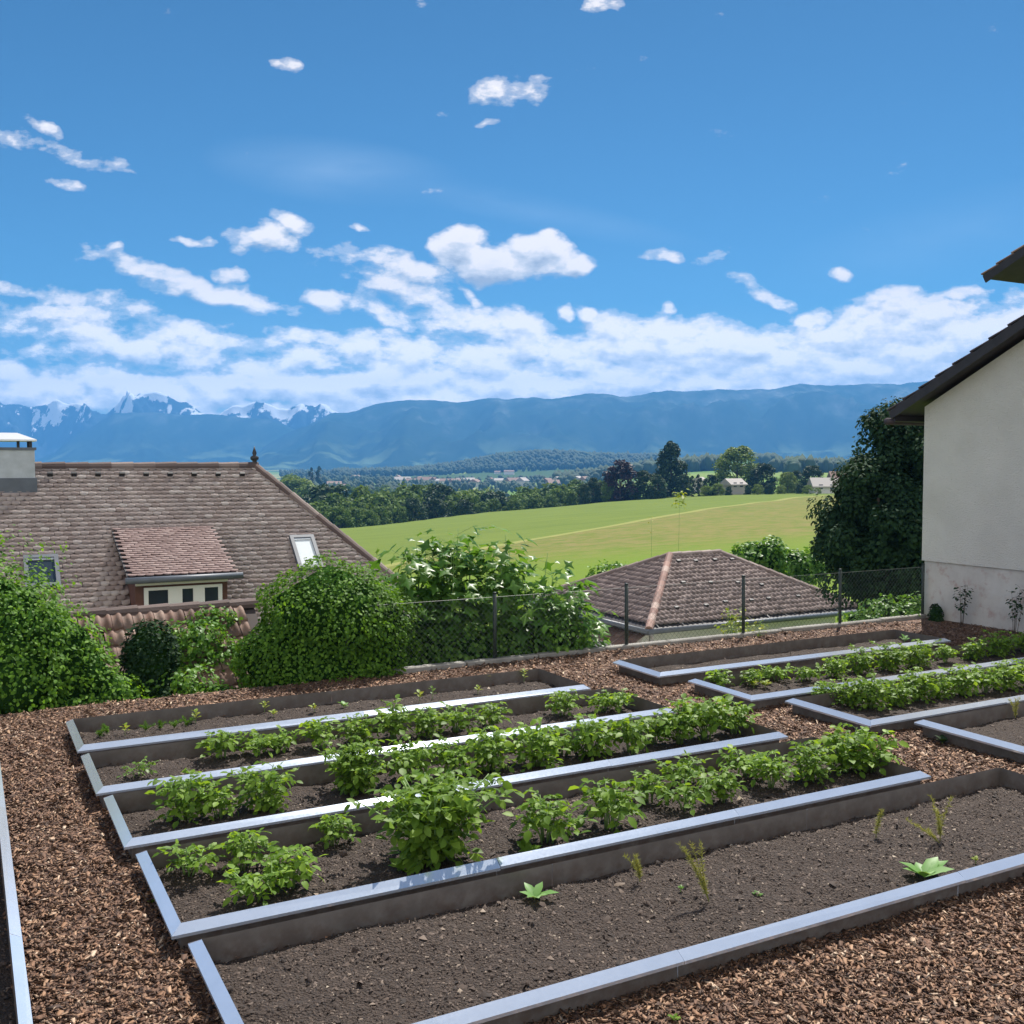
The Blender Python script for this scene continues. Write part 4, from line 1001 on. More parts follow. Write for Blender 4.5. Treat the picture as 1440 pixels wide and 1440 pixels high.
bush('ground_creeper', 'low bright green creeper along the kerb between hedge and ivy dome', 'creeper',
     [el(235, 1000, 11.0, .75, .22, .12), el(320, 982, 11.4, .35, .2, .16)], 2600, .045, 'ivy', 'leaf_core', seed=5, rough=.3, nsc=4, zmin=-.1)
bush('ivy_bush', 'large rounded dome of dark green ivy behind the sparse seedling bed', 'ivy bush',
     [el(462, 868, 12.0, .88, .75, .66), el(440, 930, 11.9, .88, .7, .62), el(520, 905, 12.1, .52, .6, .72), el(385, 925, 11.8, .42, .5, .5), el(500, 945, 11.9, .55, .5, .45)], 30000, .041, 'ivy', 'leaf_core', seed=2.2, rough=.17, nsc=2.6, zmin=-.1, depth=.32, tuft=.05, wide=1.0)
# leafy saplings behind the fence
def sapling(cx, cy, base_z, h, nst, spread, nleaf, size, mat, label, name='leafy_sapling', cat='sapling', group=None, tpl=LOBED, seed=0, top=.45, sr=.012, smat='stem'):
    g_ = np.random.default_rng(seed); root = thing(name, label, cat, (cx, cy, base_z), 0, group); st = MB(); P, Nn, Uu = [], [], []
    for i in range(nst):
        az = g_.uniform(0, 6.28); l = spread*g_.uniform(.2, 1); hh = h*g_.uniform(.72, 1.0) if i else h
        c_ = [np.array([math.cos(az)*l*(.3+.7*t**1.3), math.sin(az)*l*(.3+.7*t**1.3), hh*t]) for t in np.linspace(0, 1, 8)]
        st.tube(c_, np.linspace(sr, sr*.3, 8), 5)
        for j in range(int(nleaf/nst)):
            t = top+(1-top)*g_.uniform(0, 1)**.8; k_ = t*7; k0 = min(int(k_), 6); p = c_[k0]*(1-(k_-k0))+c_[k0+1]*(k_-k0)
            a = g_.uniform(0, 6.28); o_ = np.array([math.cos(a), math.sin(a), g_.uniform(-.1, .7)]); pl = g_.uniform(.06, .20)*size/.13
            q = p+o_*pl; 
            if j % 2: st.tube([p, q], [.003, .002], 3, cap=False)
            P.append(q); Uu.append(o_-Z*g_.uniform(.2, .9)); Nn.append(Z*.9+o_*.5+g_.normal(size=3)*.35)
    P, Nn, Uu = map(np.array, (P, Nn, Uu)); s = size*g_.uniform(.55, 1.25, len(P))
    v_, f_ = inst(*tpl, P, frames(Nn, up=Uu), np.stack([s, s, s], 1))
    mk('foliage', v_, f_, M[mat], root); st.build('stems', M[smat], root, smooth=True); return root
sp_ = [(560, 13.0, 1.42, 'left'), (600, 13.4, 1.62, ''), (628, 13.1, 1.75, ''), (665, 13.5, 1.62, ''), (700, 13.2, 1.55, ''), (738, 13.5, 1.68, ''), (772, 13.3, 1.12, ''), (805, 13.6, .85, '')]
sl_lab = ['lobed leaf sapling touching the right side of the ivy dome', 'lobed leaf sapling, second to the right of the ivy dome', 'tallest lobed leaf sapling behind the fence', 'lobed leaf sapling directly right of the tallest one', 'shorter lobed leaf sapling left of the first visible fence post', 'tall lobed leaf sapling above the first visible fence post', 'lower lobed leaf sapling between fence post and bungalow', 'rightmost lobed leaf sapling hiding the left corner of the bungalow']
for i, (px, Y, zt, _) in enumerate(sp_):
    p = at(px, 900, Y); sapling(p[0], p[1], -1.35, zt+1.35-.12, 7, .40, 400, .20, 'fig', sl_lab[i], group='saplings behind the fence', seed=100+i, top=.30)
bush('shrub', 'tangled low green shrub behind the fence under the saplings, left', 'shrub', [el(600, 905, 12.9, .50, .35, .42), el(655, 915, 12.9, .5, .35, .36)], 3600, .055, 'shrub', 'leaf_core', seed=21, rough=.4, nsc=3, core=.55, depth=.6, tuft=.3)
bush('shrub', 'tangled low green shrub behind the fence below the rightmost saplings', 'shrub', [el(730, 905, 13.1, .5, .35, .40), el(785, 890, 13.2, .38, .35, .34)], 3400, .055, 'shrub', 'leaf_core', seed=22, rough=.4, nsc=3, core=.5, depth=.6, tuft=.3)
sapling(*at(1050, 880, 14.4)[:2], -.9, 1.35, 9, .40, 420, .055, 'yellow', 'yellow green shrub behind the fence post in front of the bungalow wall', 'shrub', 'shrub', tpl=LEAF7, seed=33, top=.45)
bush('shrub', 'bright green undergrowth beneath the dark tree behind the fence', 'shrub', [el(1250, 862, 16.3, .40, .4, .22), el(1215, 872, 16.0, .3, .3, .14), el(1285, 858, 16.4, .2, .3, .22)], 2000, .06, 'shrub', 'leaf_core', seed=23, rough=.35, nsc=3, core=.6, tuft=.3)
bush('shrub', 'green bush in the meadow right behind the bungalow roof', 'shrub', [el(1062, 788, 36, .95, .9, .75), el(1083, 782, 36, .5, .5, .75), el(1035, 795, 36, .7, .7, .5)], 2200, .16, 'shrub', 'leaf_core', seed=24, rough=.3, nsc=1.2, core=.75, tpl=LEAF4)
bush('shrub', 'sunlit bush between the bungalow roof and the dark tree', 'shrub', [el(1118, 792, 38, .9, .9, .50), el(1140, 800, 38, .7, .7, .5), el(1100, 796, 38, .8, .8, .5)], 2200, .14, 'shrub', 'leaf_core', seed=25, rough=.4, nsc=1.2, core=.7, tpl=LEAF4)
bush('shrub', 'small bush peeping over the left slope of the bungalow roof', 'shrub', [el(848, 815, 38, .5, .5, .4), el(872, 806, 38, .45, .4, .35)], 900, .14, 'shrub', 'leaf_core', seed=26, rough=.5, nsc=1.5, core=.5, tpl=LEAF4, tuft=.4)
sapling(*at(952, 790, 40)[:2], -4.6, 5.9, 1, .1, 60, .16, 'yellow', 'thin tall yellowish sapling standing behind the bungalow roof', 'thin_sapling', 'sapling', tpl=LEAF4, seed=34, top=.90)
sapling(*at(917, 790, 40)[:2], -4.6, 5.0, 1, .1, 8, .08, 'wisp', 'bare thin stem left of the yellowish sapling behind the bungalow', 'thin_sapling', 'sapling', tpl=LEAF4, seed=35, top=.85)
# young shrubs against the white house
for i, (px, py, hh, lb) in enumerate([(1352, 872, .62, 'young thin shrub against the grey plinth, nearer the wall corner'), (1426, 884, .66, 'young thin shrub against the grey plinth, close to the right edge')]):
    p = gp(px, py, GZ); uu_, vv_ = uv(p); p = P_(HU-.16, vv_, 0)
    d_ = ray(px, py); t_ = (HU-.16-np.dot(CAM, U))/np.dot(d_, U); p = CAM+d_*t_; p[2] = 0
    sapling(p[0], p[1], GZ, hh, 6, .15, 95, .05, 'tree_near', lb, 'young_shrub', 'shrub', 'young shrubs by the white house', LEAF7, 50+i, .35, .004, 'bark')
p = P_(HU-.12, VK-.25, 0); bush('climber', 'small dark climber at the foot of the white house corner', 'climber', [(p[0], p[1], .13, .10, .12, .20)], 500, .04, 'ivy_dark', 'leaf_core', seed=30)
# dark mound of earth by the house
bm_v = []; 
# ------------------------------------------------------------------ trees
def crown(ncl, prof, leafn, lsz, clr, seed, tpl=LEAF4):
    """prof(t)->radius, t in 0..1 from crown base to top (unit height 1)"""
    g_ = np.random.default_rng(seed); P, D_ = [], []
    for i in range(ncl):
        t = g_.uniform(0, 1)**.9; a = g_.uniform(0, 6.28); r_ = prof(t)*g_.uniform(.45, .95)
        c_ = np.array([math.cos(a)*r_, math.sin(a)*r_, t]); cr_ = clr*g_.uniform(.6, 1.3)*(.5+.5*min(1, prof(t)/max(.01, prof(.4))))
        d = g_.normal(size=(leafn, 3)); d /= np.linalg.norm(d, axis=1, keepdims=True)
        rad = cr_*g_.uniform(.55, 1.08, leafn)
        P.append(c_+d*rad[:, None]*[1, 1, .75]); D_.append(d)
    P, D_ = np.concatenate(P), np.concatenate(D_); n = len(P)
    Nn = D_*.8+Z*.6+g_.normal(size=(n, 3))*.4
    s = lsz*g_.uniform(.6, 1.3, n)
    v_, f_ = inst(*tpl, P, frames(Nn), np.stack([s, s, s], 1)); return v_, f_
def tree_proto(name, label, cat, hgt, cb, ncl, prof, leafn, lsz, clr, mat, seed, trunk=.025, tpl=LEAF4):
    root = thing(name, label, cat, (0, 0, -200)); v_, f_ = crown(ncl, prof, leafn, lsz, clr, seed, tpl)
    v_ = v_*[hgt, hgt, hgt*(1-cb)]+[0, 0, hgt*cb]
    mk('crown', v_, f_, M[mat], root)
    st = MB(); st.tube([(0, 0, -.5), (0, 0, hgt*.35), (hgt*.01, 0, hgt*.8)], [hgt*trunk, hgt*trunk*.7, hgt*trunk*.2], 7)
    g_ = np.random.default_rng(seed)
    for i in range(6):
        a = g_.uniform(0, 6.28); t = g_.uniform(.25, .6); st.tube([(0, 0, hgt*t), (math.cos(a)*hgt*.12, math.sin(a)*hgt*.12, hgt*(t+.12)), (math.cos(a)*hgt*.2, math.sin(a)*hgt*.2, hgt*(t+.26))], [hgt*trunk*.4, hgt*trunk*.3, hgt*trunk*.1], 5)
    st.build('trunk', M['bark'], root, smooth=True); return root
rnd = lambda w: (lambda t: w*math.sqrt(max(0, 1-((t-.36)/(.66 if t > .36 else .80))**2)))
TP_ = {
 'round': tree_proto('deciduous_tree', 'x', 'tree', 10, .0, 60, rnd(.36), 75, .06, .13, 'tree_far', 1),
 'wide': tree_proto('deciduous_tree', 'x', 'tree', 10, .0, 75, rnd(.50), 75, .06, .14, 'tree_far', 2),
 'tall': tree_proto('deciduous_tree', 'x', 'tree', 10, .0, 55, rnd(.26), 70, .055, .12, 'tree_far', 3),
 'light': tree_proto('deciduous_tree', 'x', 'tree', 10, .02, 85, rnd(.46), 80, .05, .13, 'tree_light', 4),
 'dark': tree_proto('deciduous_tree', 'x', 'tree', 10, .0, 70, rnd(.42), 75, .055, .14, 'tree_dark', 5),
 'purple': tree_proto('copper_beech', 'x', 'tree', 10, .0, 65, rnd(.36), 75, .055, .13, 'tree_purple', 6),
 'cone': tree_proto('conifer', 'x', 'conifer', 10, .0, 130, lambda t: .40*(1-t)**.60+.012, 70, .045, .10, 'tree_dark', 7),
 'slim': tree_proto('slim_cypress', 'x', 'conifer', 10, .02, 24, lambda t: .12*math.sqrt(max(0, 1-t*t*.95)), 40, .05, .06, 'tree_dark', 8),
 'bushy': tree_proto('garden_bush', 'x', 'bush', 10, .0, 40, rnd(.62), 55, .07, .16, 'tree_light', 9),
}
tused = set()
def put_tree(kind, x, Y, top_py, label, group=None, base=None, w=1.0, px=True, name=None):
    """x pixel column, distance Y, top pixel row"""
    p = at(x, top_py, Y); zb = float(terr(p[0], p[1]))-.3 if base is None else base; hh = p[2]-zb
    pr = TP_[kind]; s = hh/10.3; sc = (s*w, s*w, s); rz = random.uniform(0, 6.28)
    if kind in tused: return dup(pr, (p[0], p[1], zb), rz, sc, label, group)
    tused.add(kind); pr.location = (p[0], p[1], zb); pr.rotation_euler = (0, 0, rz); pr.scale = sc; pr['label'] = label
    if group: pr['group'] = group
    return pr
# field edge on the right
put_tree('purple', 872, 262, 648, 'dark purple copper beech at the far edge of the field', w=1.15)
put_tree('cone', 944, 268, 621, 'tall dark conical conifer towering over the far field edge', w=1.0)
put_tree('dark', 905, 262, 662, 'dark rounded tree between the copper beech and the tall conifer', w=1.05)
put_tree('dark', 962, 262, 668, 'dark low tree at the right foot of the tall conifer', w=.8)
put_tree('dark', 925, 258, 668, 'dark low tree at the left foot of the tall conifer', w=.9)
put_tree('slim', 973, 255, 666, 'left of two slim dark cypresses by the far villas', w=1.1); put_tree('slim', 983, 255, 664, 'right of two slim dark cypresses by the far villas', w=1.1)
put_tree('dark', 1000, 256, 668, 'small dark tree between the cypresses and the grey villa', w=.95)
put_tree('light', 1037, 285, 628, 'large light green tree above the grey roofed villa', w=1.12)
put_tree('dark', 1074, 275, 652, 'dark round tree just right of the large light green tree', w=1.15)
put_tree('light', 1108, 265, 664, 'yellow green broad tree among the far gardens', w=1.1)
put_tree('dark', 1142, 270, 655, 'dark tree behind the left end of the far farmhouse', w=1.1)
put_tree('dark', 1120, 290, 662, 'dark tree at the back of the far gardens', w=1.0)
for i, (x, t, k) in enumerate([(1010, 680, 'bushy'), (1025, 684, 'dark'), (1052, 682, 'dark'), (1066, 681, 'bushy'), (1082, 680, 'dark'), (1098, 682, 'bushy'), (1125, 680, 'dark'), (1136, 682, 'bushy'), (993, 683, 'bushy'), (1150, 686, 'bushy'), (1180, 684, 'dark')]):
    put_tree(k, x, 250+random.uniform(-2, 3), t, 'low garden bush at the far edge of the field', 'bushes along the far field edge', w=.9)
for i, (x, t) in enumerate([(835, 672), (848, 676), (822, 680), (855, 680), (886, 676), (893, 683)]):
    put_tree('wide' if i % 2 else 'dark', x, 258+random.uniform(-3, 8), t, 'dark green tree left of the copper beech at the field edge', 'trees left of the copper beech', w=.8)
# belt in the hollow below the field
tops = [(430, 700), (450, 692), (470, 684), (500, 690), (530, 688), (560, 686), (600, 684), (640, 686), (680, 686), (720, 690), (760, 686), (800, 682), (845, 678)]
lab_b = 'green tree in the dense belt behind the field'
for row_, (dY, dt, st_) in enumerate([(66, 0, 24), (44, 9, 23), (22, 19, 22)]):
    x = 425+row_*6
    while x < 845:
        ye = float(np.interp((x-720)/F, _ea, _ey)); top = np.interp(x, [a for a, b in tops], [b for a, b in tops])+dt*np.interp(x, [430, 600, 850], [1.5, 1.1, .45])+random.uniform(-6, 6)
        k = random.choice(['round', 'wide', 'tall', 'round', 'dark', 'wide'])
        put_tree(k, x+random.uniform(-5, 5), ye+dY+random.uniform(-4, 4), top, lab_b, 'trees in the belt behind the field', w=random.uniform(.85, 1.2))
        x += st_*random.uniform(.8, 1.25)
put_tree('light', 418, 400, 672, 'light green tree right of the farmhouse hip in the valley', w=1.2)
for i, (x, t, Y) in enumerate([(405, 668, 520), (440, 682, 560), (510, 684, 620), (425, 680, 480), (540, 682, 700), (490, 682, 660)]):
    put_tree(['wide', 'round'][i % 2], x, Y, t, 'distant valley tree between the belt and the villages', 'distant valley trees', w=1.2)
put_tree('slim', 437, 900, 654, 'left of a pair of distant slim poplars in the valley', w=.9); put_tree('slim', 448, 900, 652, 'right of a pair of distant slim poplars in the valley', w=.9)

# big dark tree by the white house
def big_tree():
    base = at(1240, 900, 23.5); base[2] = -3.2
    root = thing('broadleaf_tree', 'big dark leafy tree standing behind the fence, left of the white house', 'tree', base)
    cl = [(1262, 620, 24, 1.0), (1285, 600, 24.5, .75), (1240, 660, 24, 1.2), (1225, 715, 23.5, 1.25), (1200, 740, 23.5, 1.0), (1186, 765, 23.2, .6), (1205, 790, 23.2, .9), (1250, 760, 22.8, 1.4), (1290, 680, 24, 1.5), (1290, 760, 23.5, 1.4), (1235, 700, 22.8, .9), (1320, 640, 25, 1.2), (1222, 800, 23, .9), (1265, 810, 23, 1.0), (1340, 720, 25, 1.5), (1170, 735, 23.3, .25), (1215, 672, 23.6, .45)]
    P, D_ = [], []
    g_ = np.random.default_rng(5)
    for (px, py, Y, r_) in cl:
        c_ = at(px, py, Y)
        for j in range(int(10*r_*r_)+3):
            d0 = g_.normal(size=3); d0 /= np.linalg.norm(d0); cc_ = c_+d0*r_*g_.uniform(.35, .88); rr_ = .36*g_.uniform(.7, 1.3)
            nn = int(380); d = g_.normal(size=(nn, 3)); d /= np.linalg.norm(d, axis=1, keepdims=True)
            P.append(cc_+d*rr_*g_.uniform(.5, 1.1, nn)[:, None]); D_.append(d)
    P, D_ = np.concatenate(P), np.concatenate(D_); n = len(P); s = .088*g_.uniform(.6, 1.3, n)
    v_, f_ = inst(*LEAF7, P-base, frames(D_*.7+Z*.6+g_.normal(size=(n, 3))*.4, up=-Z*.6+D_*.5+g_.normal(size=(n, 3))*.4), np.stack([s, s, s], 1))
    mk('crown', v_, f_, M['tree_near'], root)
    st = MB(); st.tube([(0, 0, -.5), (0, 0, 2.0), (.2, .1, 4.5)], [.28, .22, .12], 9)
    for (px, py, Y, r_) in cl[:15]:
        c_ = at(px, py, Y)-base; st.tube([(0, 0, 1.6), c_*[.5, .5, 0]+Z*(1.6+(c_[2]-1.6)*.4), c_], [.12, .08, .03], 6)
    st.build('trunk', M['bark'], root, smooth=True)
    print('bigtree leaves', n)
big_tree()

# ------------------------------------------------------------------ far houses
def house(name, px, py_base, Y, w, d, h, rh, label, wall='white_paint', roof='tile_dark', rot=None, group=None, win=0):
    p = at(px, py_base, Y); z = p[2]; root = thing(name, label, 'house', p, ANG+(rot or 0), group)
    MB().box((-w/2, -d/2, -4), (w, 0, 0), (0, d, 0), (0, 0, h+4)).build('wall', M[wall], root)
    o = .5; mb = MB(); mb.add([(-w/2-o, -d/2-o, h-.2), (w/2+o, -d/2-o, h-.2), (w/2+o, 0, h+rh), (-w/2-o, 0, h+rh), (w/2+o, d/2+o, h-.2), (-w/2-o, d/2+o, h-.2)]+[(-w/2-o, -d/2-o, h-.5), (w/2+o, -d/2-o, h-.5), (w/2+o, d/2+o, h-.5), (-w/2-o, d/2+o, h-.5)],
        [[0, 1, 2, 3], [3, 2, 4, 5], [1, 4, 2], [0, 3, 5], [0, 6, 7, 1], [1, 7, 8, 4], [4, 8, 9, 5], [5, 9, 6, 0], [6, 9, 8, 7]])
    mb.build('roof', M[roof], root)
    for i in range(win):
        MB().box((-w/2+w*(i+.6)/(win+.2)-.5, -d/2-.04, 1.0), (1.0, 0, 0), (0, .1, 0), (0, 0, 1.2)).build('window', M['glass'], root)
    return root
M['roof_grey'] = mat_simple('pale_grey_roof', (.34, .31, .29), .8); M['roof_far'] = mat_simple('distant_brown_roof', (.22, .14, .11), .85); M['wall_far'] = mat_simple('distant_pale_wall', (.62, .60, .55), .9)
house('farmhouse', 1158, 693, 262, 6.2, 5, 1.9, 2.0, 'distant farmhouse with pale grey roof near the dark tree', 'wall_far', 'roof_grey', -.5, win=2)
house('farmhouse', 1188, 690, 285, 8, 6, 2.6, 2.8, 'distant barn with brown roof partly behind the dark tree', 'wall_far', 'roof_far', -.5, win=2)
house('villa', 1031, 690, 268, 4.6, 4, 1.9, 1.3, 'small grey villa below the large light green tree', 'roof_grey', 'roof_grey', .0, win=2)
house('villa', 984, 686, 300, 2.6, 3, 2.4, .8, 'small white villa behind the slim cypresses', 'wall_far', 'roof_grey', .4, win=1)
vl = [(566, 680), (578, 681), (590, 679), (598, 682), (607, 680), (618, 680), (628, 682), (640, 683), (650, 681), (661, 682), (668, 684), (690, 680), (702, 682), (722, 683), (735, 684), (770, 684), (778, 686), (790, 683), (800, 682), (812, 681), (822, 682), (560, 678), (500, 676), (470, 688), (478, 690), (436, 690), (446, 689), (430, 692), (700, 667), (716, 667)]
for i, (px, py) in enumerate(vl):
    d_ = ray(px, py); t_ = 400.0
    while t_ < 3000:
        q_ = CAM+d_*t_
        if q_[2] < float(terr(q_[0], q_[1]))+.5: break
        t_ *= 1.01
    Y = q_[1]
    house('village_house', px, py, Y, random.uniform(9, 20), random.uniform(8, 12), random.uniform(4, 6.5), random.uniform(2, 4), 'small pale village house in the distant valley', 'wall_far', random.choice(['roof_far', 'roof_grey', 'roof_far']), random.uniform(-1, 1), 'houses of the distant villages')
# ------------------------------------------------------------------ far woods
def woods(name, strips, label):
    cv, cf = ICO1; P, S = [], []
    for (x0, x1, Y0, Y1, nn, hmin, hmax) in strips:
        for _ in range(nn):
            Y = random.uniform(Y0, Y1); a = (random.uniform(x0, x1)-720)/F; X = a*Y; z = float(terr(X, Y)); h_ = random.uniform(hmin, hmax); P.append((X, Y, z+h_*.45)); S.append((h_*random.uniform(.28, .5), h_*.35, h_*.6))
    P, S = np.array(P), np.array(S); n = len(P)
    v = cv[None]*S[:, None, :]*(1+rng.normal(size=(n, len(cv), 1))*.16)+P[:, None, :]; f = cf[None]+(np.arange(n)*len(cv))[:, None, None]
    o = mk(name, v.reshape(-1, 3), f.reshape(-1, 3), M['forest']); tag(o, label, 'forest', kind='stuff'); return o
woods('forest', [(470, 930, 1850, 2350, 3000, 8, 15), (560, 940, 2080, 2200, 900, 9, 15)], 'dark wooded ridge in the middle distance beyond the villages')
woods('forest', [(780, 930, 1000, 1250, 300, 9, 15), (955, 1015, 900, 1050, 160, 10, 15), (1085, 1300, 780, 950, 330, 8, 12), (1060, 1092, 1200, 1350, 80, 14, 20), (1108, 1142, 640, 690, 60, 9, 12)], 'dark strips of wood on the plateau behind the far gardens')
woods('valley_trees', [(395, 560, 650, 1600, 350, 5, 10), (540, 860, 900, 1500, 420, 5, 9), (395, 500, 1600, 2600, 260, 6, 12), (640, 860, 480, 800, 60, 5, 9)], 'scattered small trees and hedges across the valley floor')

# ------------------------------------------------------------------ haze
hz = MB().box((-6600, -900, -75), (13200, 0, 0), (0, 7100, 0), (0, 0, 75+500)).build('haze', None); tag(hz, kind='stuff')
m = bpy.data.materials.new('haze_air'); m.use_nodes = True; nt = m.node_tree; nt.nodes.clear(); out = nt.nodes.new('ShaderNodeOutputMaterial')
pv = nt.nodes.new('ShaderNodeVolumePrincipled'); pv.inputs['Color'].default_value = (.12, .44, 1.0, 1); pv.inputs['Density'].default_value = HAZE_D; pv.inputs['Anisotropy'].default_value = .0
nt.links.new(pv.outputs[0], out.inputs['Volume']); hz.data.materials.append(m)

# ------------------------------------------------------------------ sky and sun
SUN_EL, SUN_AZ = R_(54), R_(21)       # azimuth from +Y towards +X
w = bpy.data.worlds.new('World'); scn.world = w; w.use_nodes = True; nt = w.node_tree; nt.nodes.clear()
wo = nt.nodes.new('ShaderNodeOutputWorld'); bg = nt.nodes.new('ShaderNodeBackground'); nt.links.new(bg.outputs[0], wo.inputs[0]); bg.inputs[1].default_value = SKY_S
sky = nt.nodes.new('ShaderNodeTexSky'); sky.sky_type = 'NISHITA'; sky.sun_disc = False; sky.sun_elevation = SUN_EL; sky.sun_rotation = SUN_AZ; sky.air_density = 1.0; sky.dust_density = .3; sky.ozone_density = 2.5; sky.altitude = 600
hsv = N_(nt, 'ShaderNodeHueSaturation', ins={'Saturation': 1.0, 'Value': 1.0, 'Color': mixc(nt, 1.0, sky.outputs[0], (.30, .60, .75), 'MULTIPLY')})
# clouds live in the sky: x/y and z/y of the view direction
tc = coords(nt, 'Generated'); sx = N_(nt, 'ShaderNodeSeparateXYZ', ins={0: tc})
yy = mth(nt, 'MAXIMUM', mth(nt, 'ABSOLUTE', sx.outputs[1]), .05)
ax = mth(nt, 'DIVIDE', sx.outputs[0], yy); el_ = mth(nt, 'DIVIDE', sx.outputs[2], yy)
grad_ = mth(nt, 'MULTIPLY_ADD', mth(nt, 'MINIMUM', mth(nt, 'ABSOLUTE', sx.outputs[2]), .6), -.62, 1.08)
base_vec = N_(nt, 'ShaderNodeCombineXYZ', ins={0: ax, 1: el_, 2: 0.0}).outputs[0]
tp, cp_ = math.tan(PITCH), math.cos(PITCH)
def px2t(px, py):
    d = ray(px, py); return d[0]/d[1], d[2]/d[1]
BL = [(720,548,1200,26,0,1.7),(1000,520,420,46,0,1.5),(560,500,300,30,0,1.0), # px, py, rx, ry, rot(deg, + = rising to the right), strength
 (60,548,230,30,0,1.3),(260,560,160,24,0,1.2),(430,565,160,22,0,1.2),(640,555,200,24,0,1.3),(900,545,280,34,0,1.8),(1180,538,280,36,0,1.9),(650,560,260,26,0,1.6),(420,572,160,20,0,1.4),(240,492,235,40,-8,.85),(90,440,100,14,0,.6),(115,415,55,17,-5,.8),(275,402,118,17,-17,.9),(560,378,70,16,-12,.9),(555,400,70,24,-12,.85),
 (540,436,52,13,-22,.85),(655,352,44,30,10,2.2),(705,368,86,28,0,2.2),(752,356,46,29,0,2.2),(800,372,26,16,0,1.3),(656,413,19,10,-25,1.2),(370,338,46,18,5,1.1),(412,313,30,14,-15,1.2),(320,382,25,9,-15,1.0),
 (690,460,100,26,-10,1.0),(760,500,250,36,0,1.1),(930,490,160,46,-2,1.6),(1100,505,190,46,0,1.6),(1190,482,90,34,8,1.5),(1290,475,125,56,0,1.9),(1420,475,130,50,0,1.6),(1300,520,260,28,0,1.2),(600,530,160,30,0,.85),(480,545,160,28,0,.75),(820,545,400,22,0,1.0),
 (722,130,38,17,26,.5),(48,200,38,8,-14,.40),(152,232,34,8,-18,.45),(52,182,24,6,-20,.4),(927,361,30,7,0,.75),(1068,408,34,7,-22,.4),(1245,414,52,10,8,.8),(1340,409,34,8,0,.85),(1148,452,17,16,30,1.0),(785,436,13,7,0,.95),(828,440,19,8,0,.95),(508,327,11,7,-20,1.0),
 (843,12,17,9,10,.4),(275,335,22,5,-6,.55),(460,424,34,11,-5,.9),(1185,384,14,6,0,.35),(20,404,40,7,0,.6),(395,88,14,6,-20,.3),(765,326,12,7,0,.7),(935,427,9,7,-30,.6),(100,256,26,5,-15,.35),(1000,365,12,5,0,.2),(165,352,12,5,0,.5),(690,172,14,5,5,.4)]
def vm(nt, op, a, b=None):
    v = nt.nodes.new('ShaderNodeVectorMath'); v.operation = op
    for i, x in enumerate((a, b)):
        if x is None: continue
        if isinstance(x, bpy.types.NodeSocket): nt.links.new(x, v.inputs[i])
        else: v.inputs[i].default_value = x
    return v.outputs['Value'] if op == 'LENGTH' else v.outputs[0]
def n2d(nt, vec, scale, detail, rough, out='Fac'):
    n = N_(nt, 'ShaderNodeTexNoise', ins={'Vector': vec, 'Scale': scale, 'Detail': detail, 'Roughness': rough}); n.noise_dimensions = '2D'; return n.outputs[out]
def cloud_group(name, blobs, det):
    grp = bpy.data.node_groups.new(name, 'ShaderNodeTree')
    grp.interface.new_socket('P', in_out='INPUT', socket_type='NodeSocketVector'); grp.interface.new_socket('D', in_out='OUTPUT', socket_type='NodeSocketFloat')
    gi = grp.nodes.new('NodeGroupInput'); go = grp.nodes.new('NodeGroupOutput'); P0 = gi.outputs[0]
    wn = n2d(grp, P0, 14, 3, .6, 'Color'); wn = vm(grp, 'SUBTRACT', wn, (.5, .5, .5)); wn = vm(grp, 'MULTIPLY', wn, (.050, .030, 0)); PW = vm(grp, 'ADD', P0, wn)
    fld_ = None
    for (px, py, rx, ry, rot, s) in blobs:
        a, b = px2t(px, py)
        if fld_ is not None:      # tie each blob to the one before it, so that the shader is evaluated as one chain
            ma = grp.nodes.new('ShaderNodeVectorMath'); ma.operation = 'MULTIPLY_ADD'; grp.links.new(fld_, ma.inputs[0]); ma.inputs[1].default_value = (1e-12, 1e-12, 1e-12); grp.links.new(PW, ma.inputs[2]); PI_ = ma.outputs[0]
        else: PI_ = PW
        mp = grp.nodes.new('ShaderNodeMapping'); mp.vector_type = 'TEXTURE'; grp.links.new(PI_, mp.inputs[0]); mp.inputs['Location'].default_value = (a, b, 0); mp.inputs['Rotation'].default_value = (0, 0, R_(rot)); mp.inputs['Scale'].default_value = (rx/F*1.15, ry/F*1.15, 1)
        l_ = vm(grp, 'LENGTH', mp.outputs[0]); l2 = mth(grp, 'MULTIPLY', l_, l_)
        f_ = mth(grp, 'MULTIPLY_ADD', l2, -s, s)
        fld_ = f_ if fld_ is None else mth(grp, 'MAXIMUM', fld_, f_)
    fld_ = mth(grp, 'MAXIMUM', fld_, -1.2)
    mpa = N_(grp, 'ShaderNodeMapping', ins={'Vector': P0}); mpa.inputs['Scale'].default_value = (1, 2.0, 1); mpa.inputs['Rotation'].default_value = (0, 0, .12)
    na = n2d(grp, mpa.outputs[0], 19, det, .60)
    grp.links.new(mth(grp, 'MULTIPLY_ADD', mth(grp, 'SUBTRACT', na, .5), 4.2, fld_), go.inputs[0]); return grp
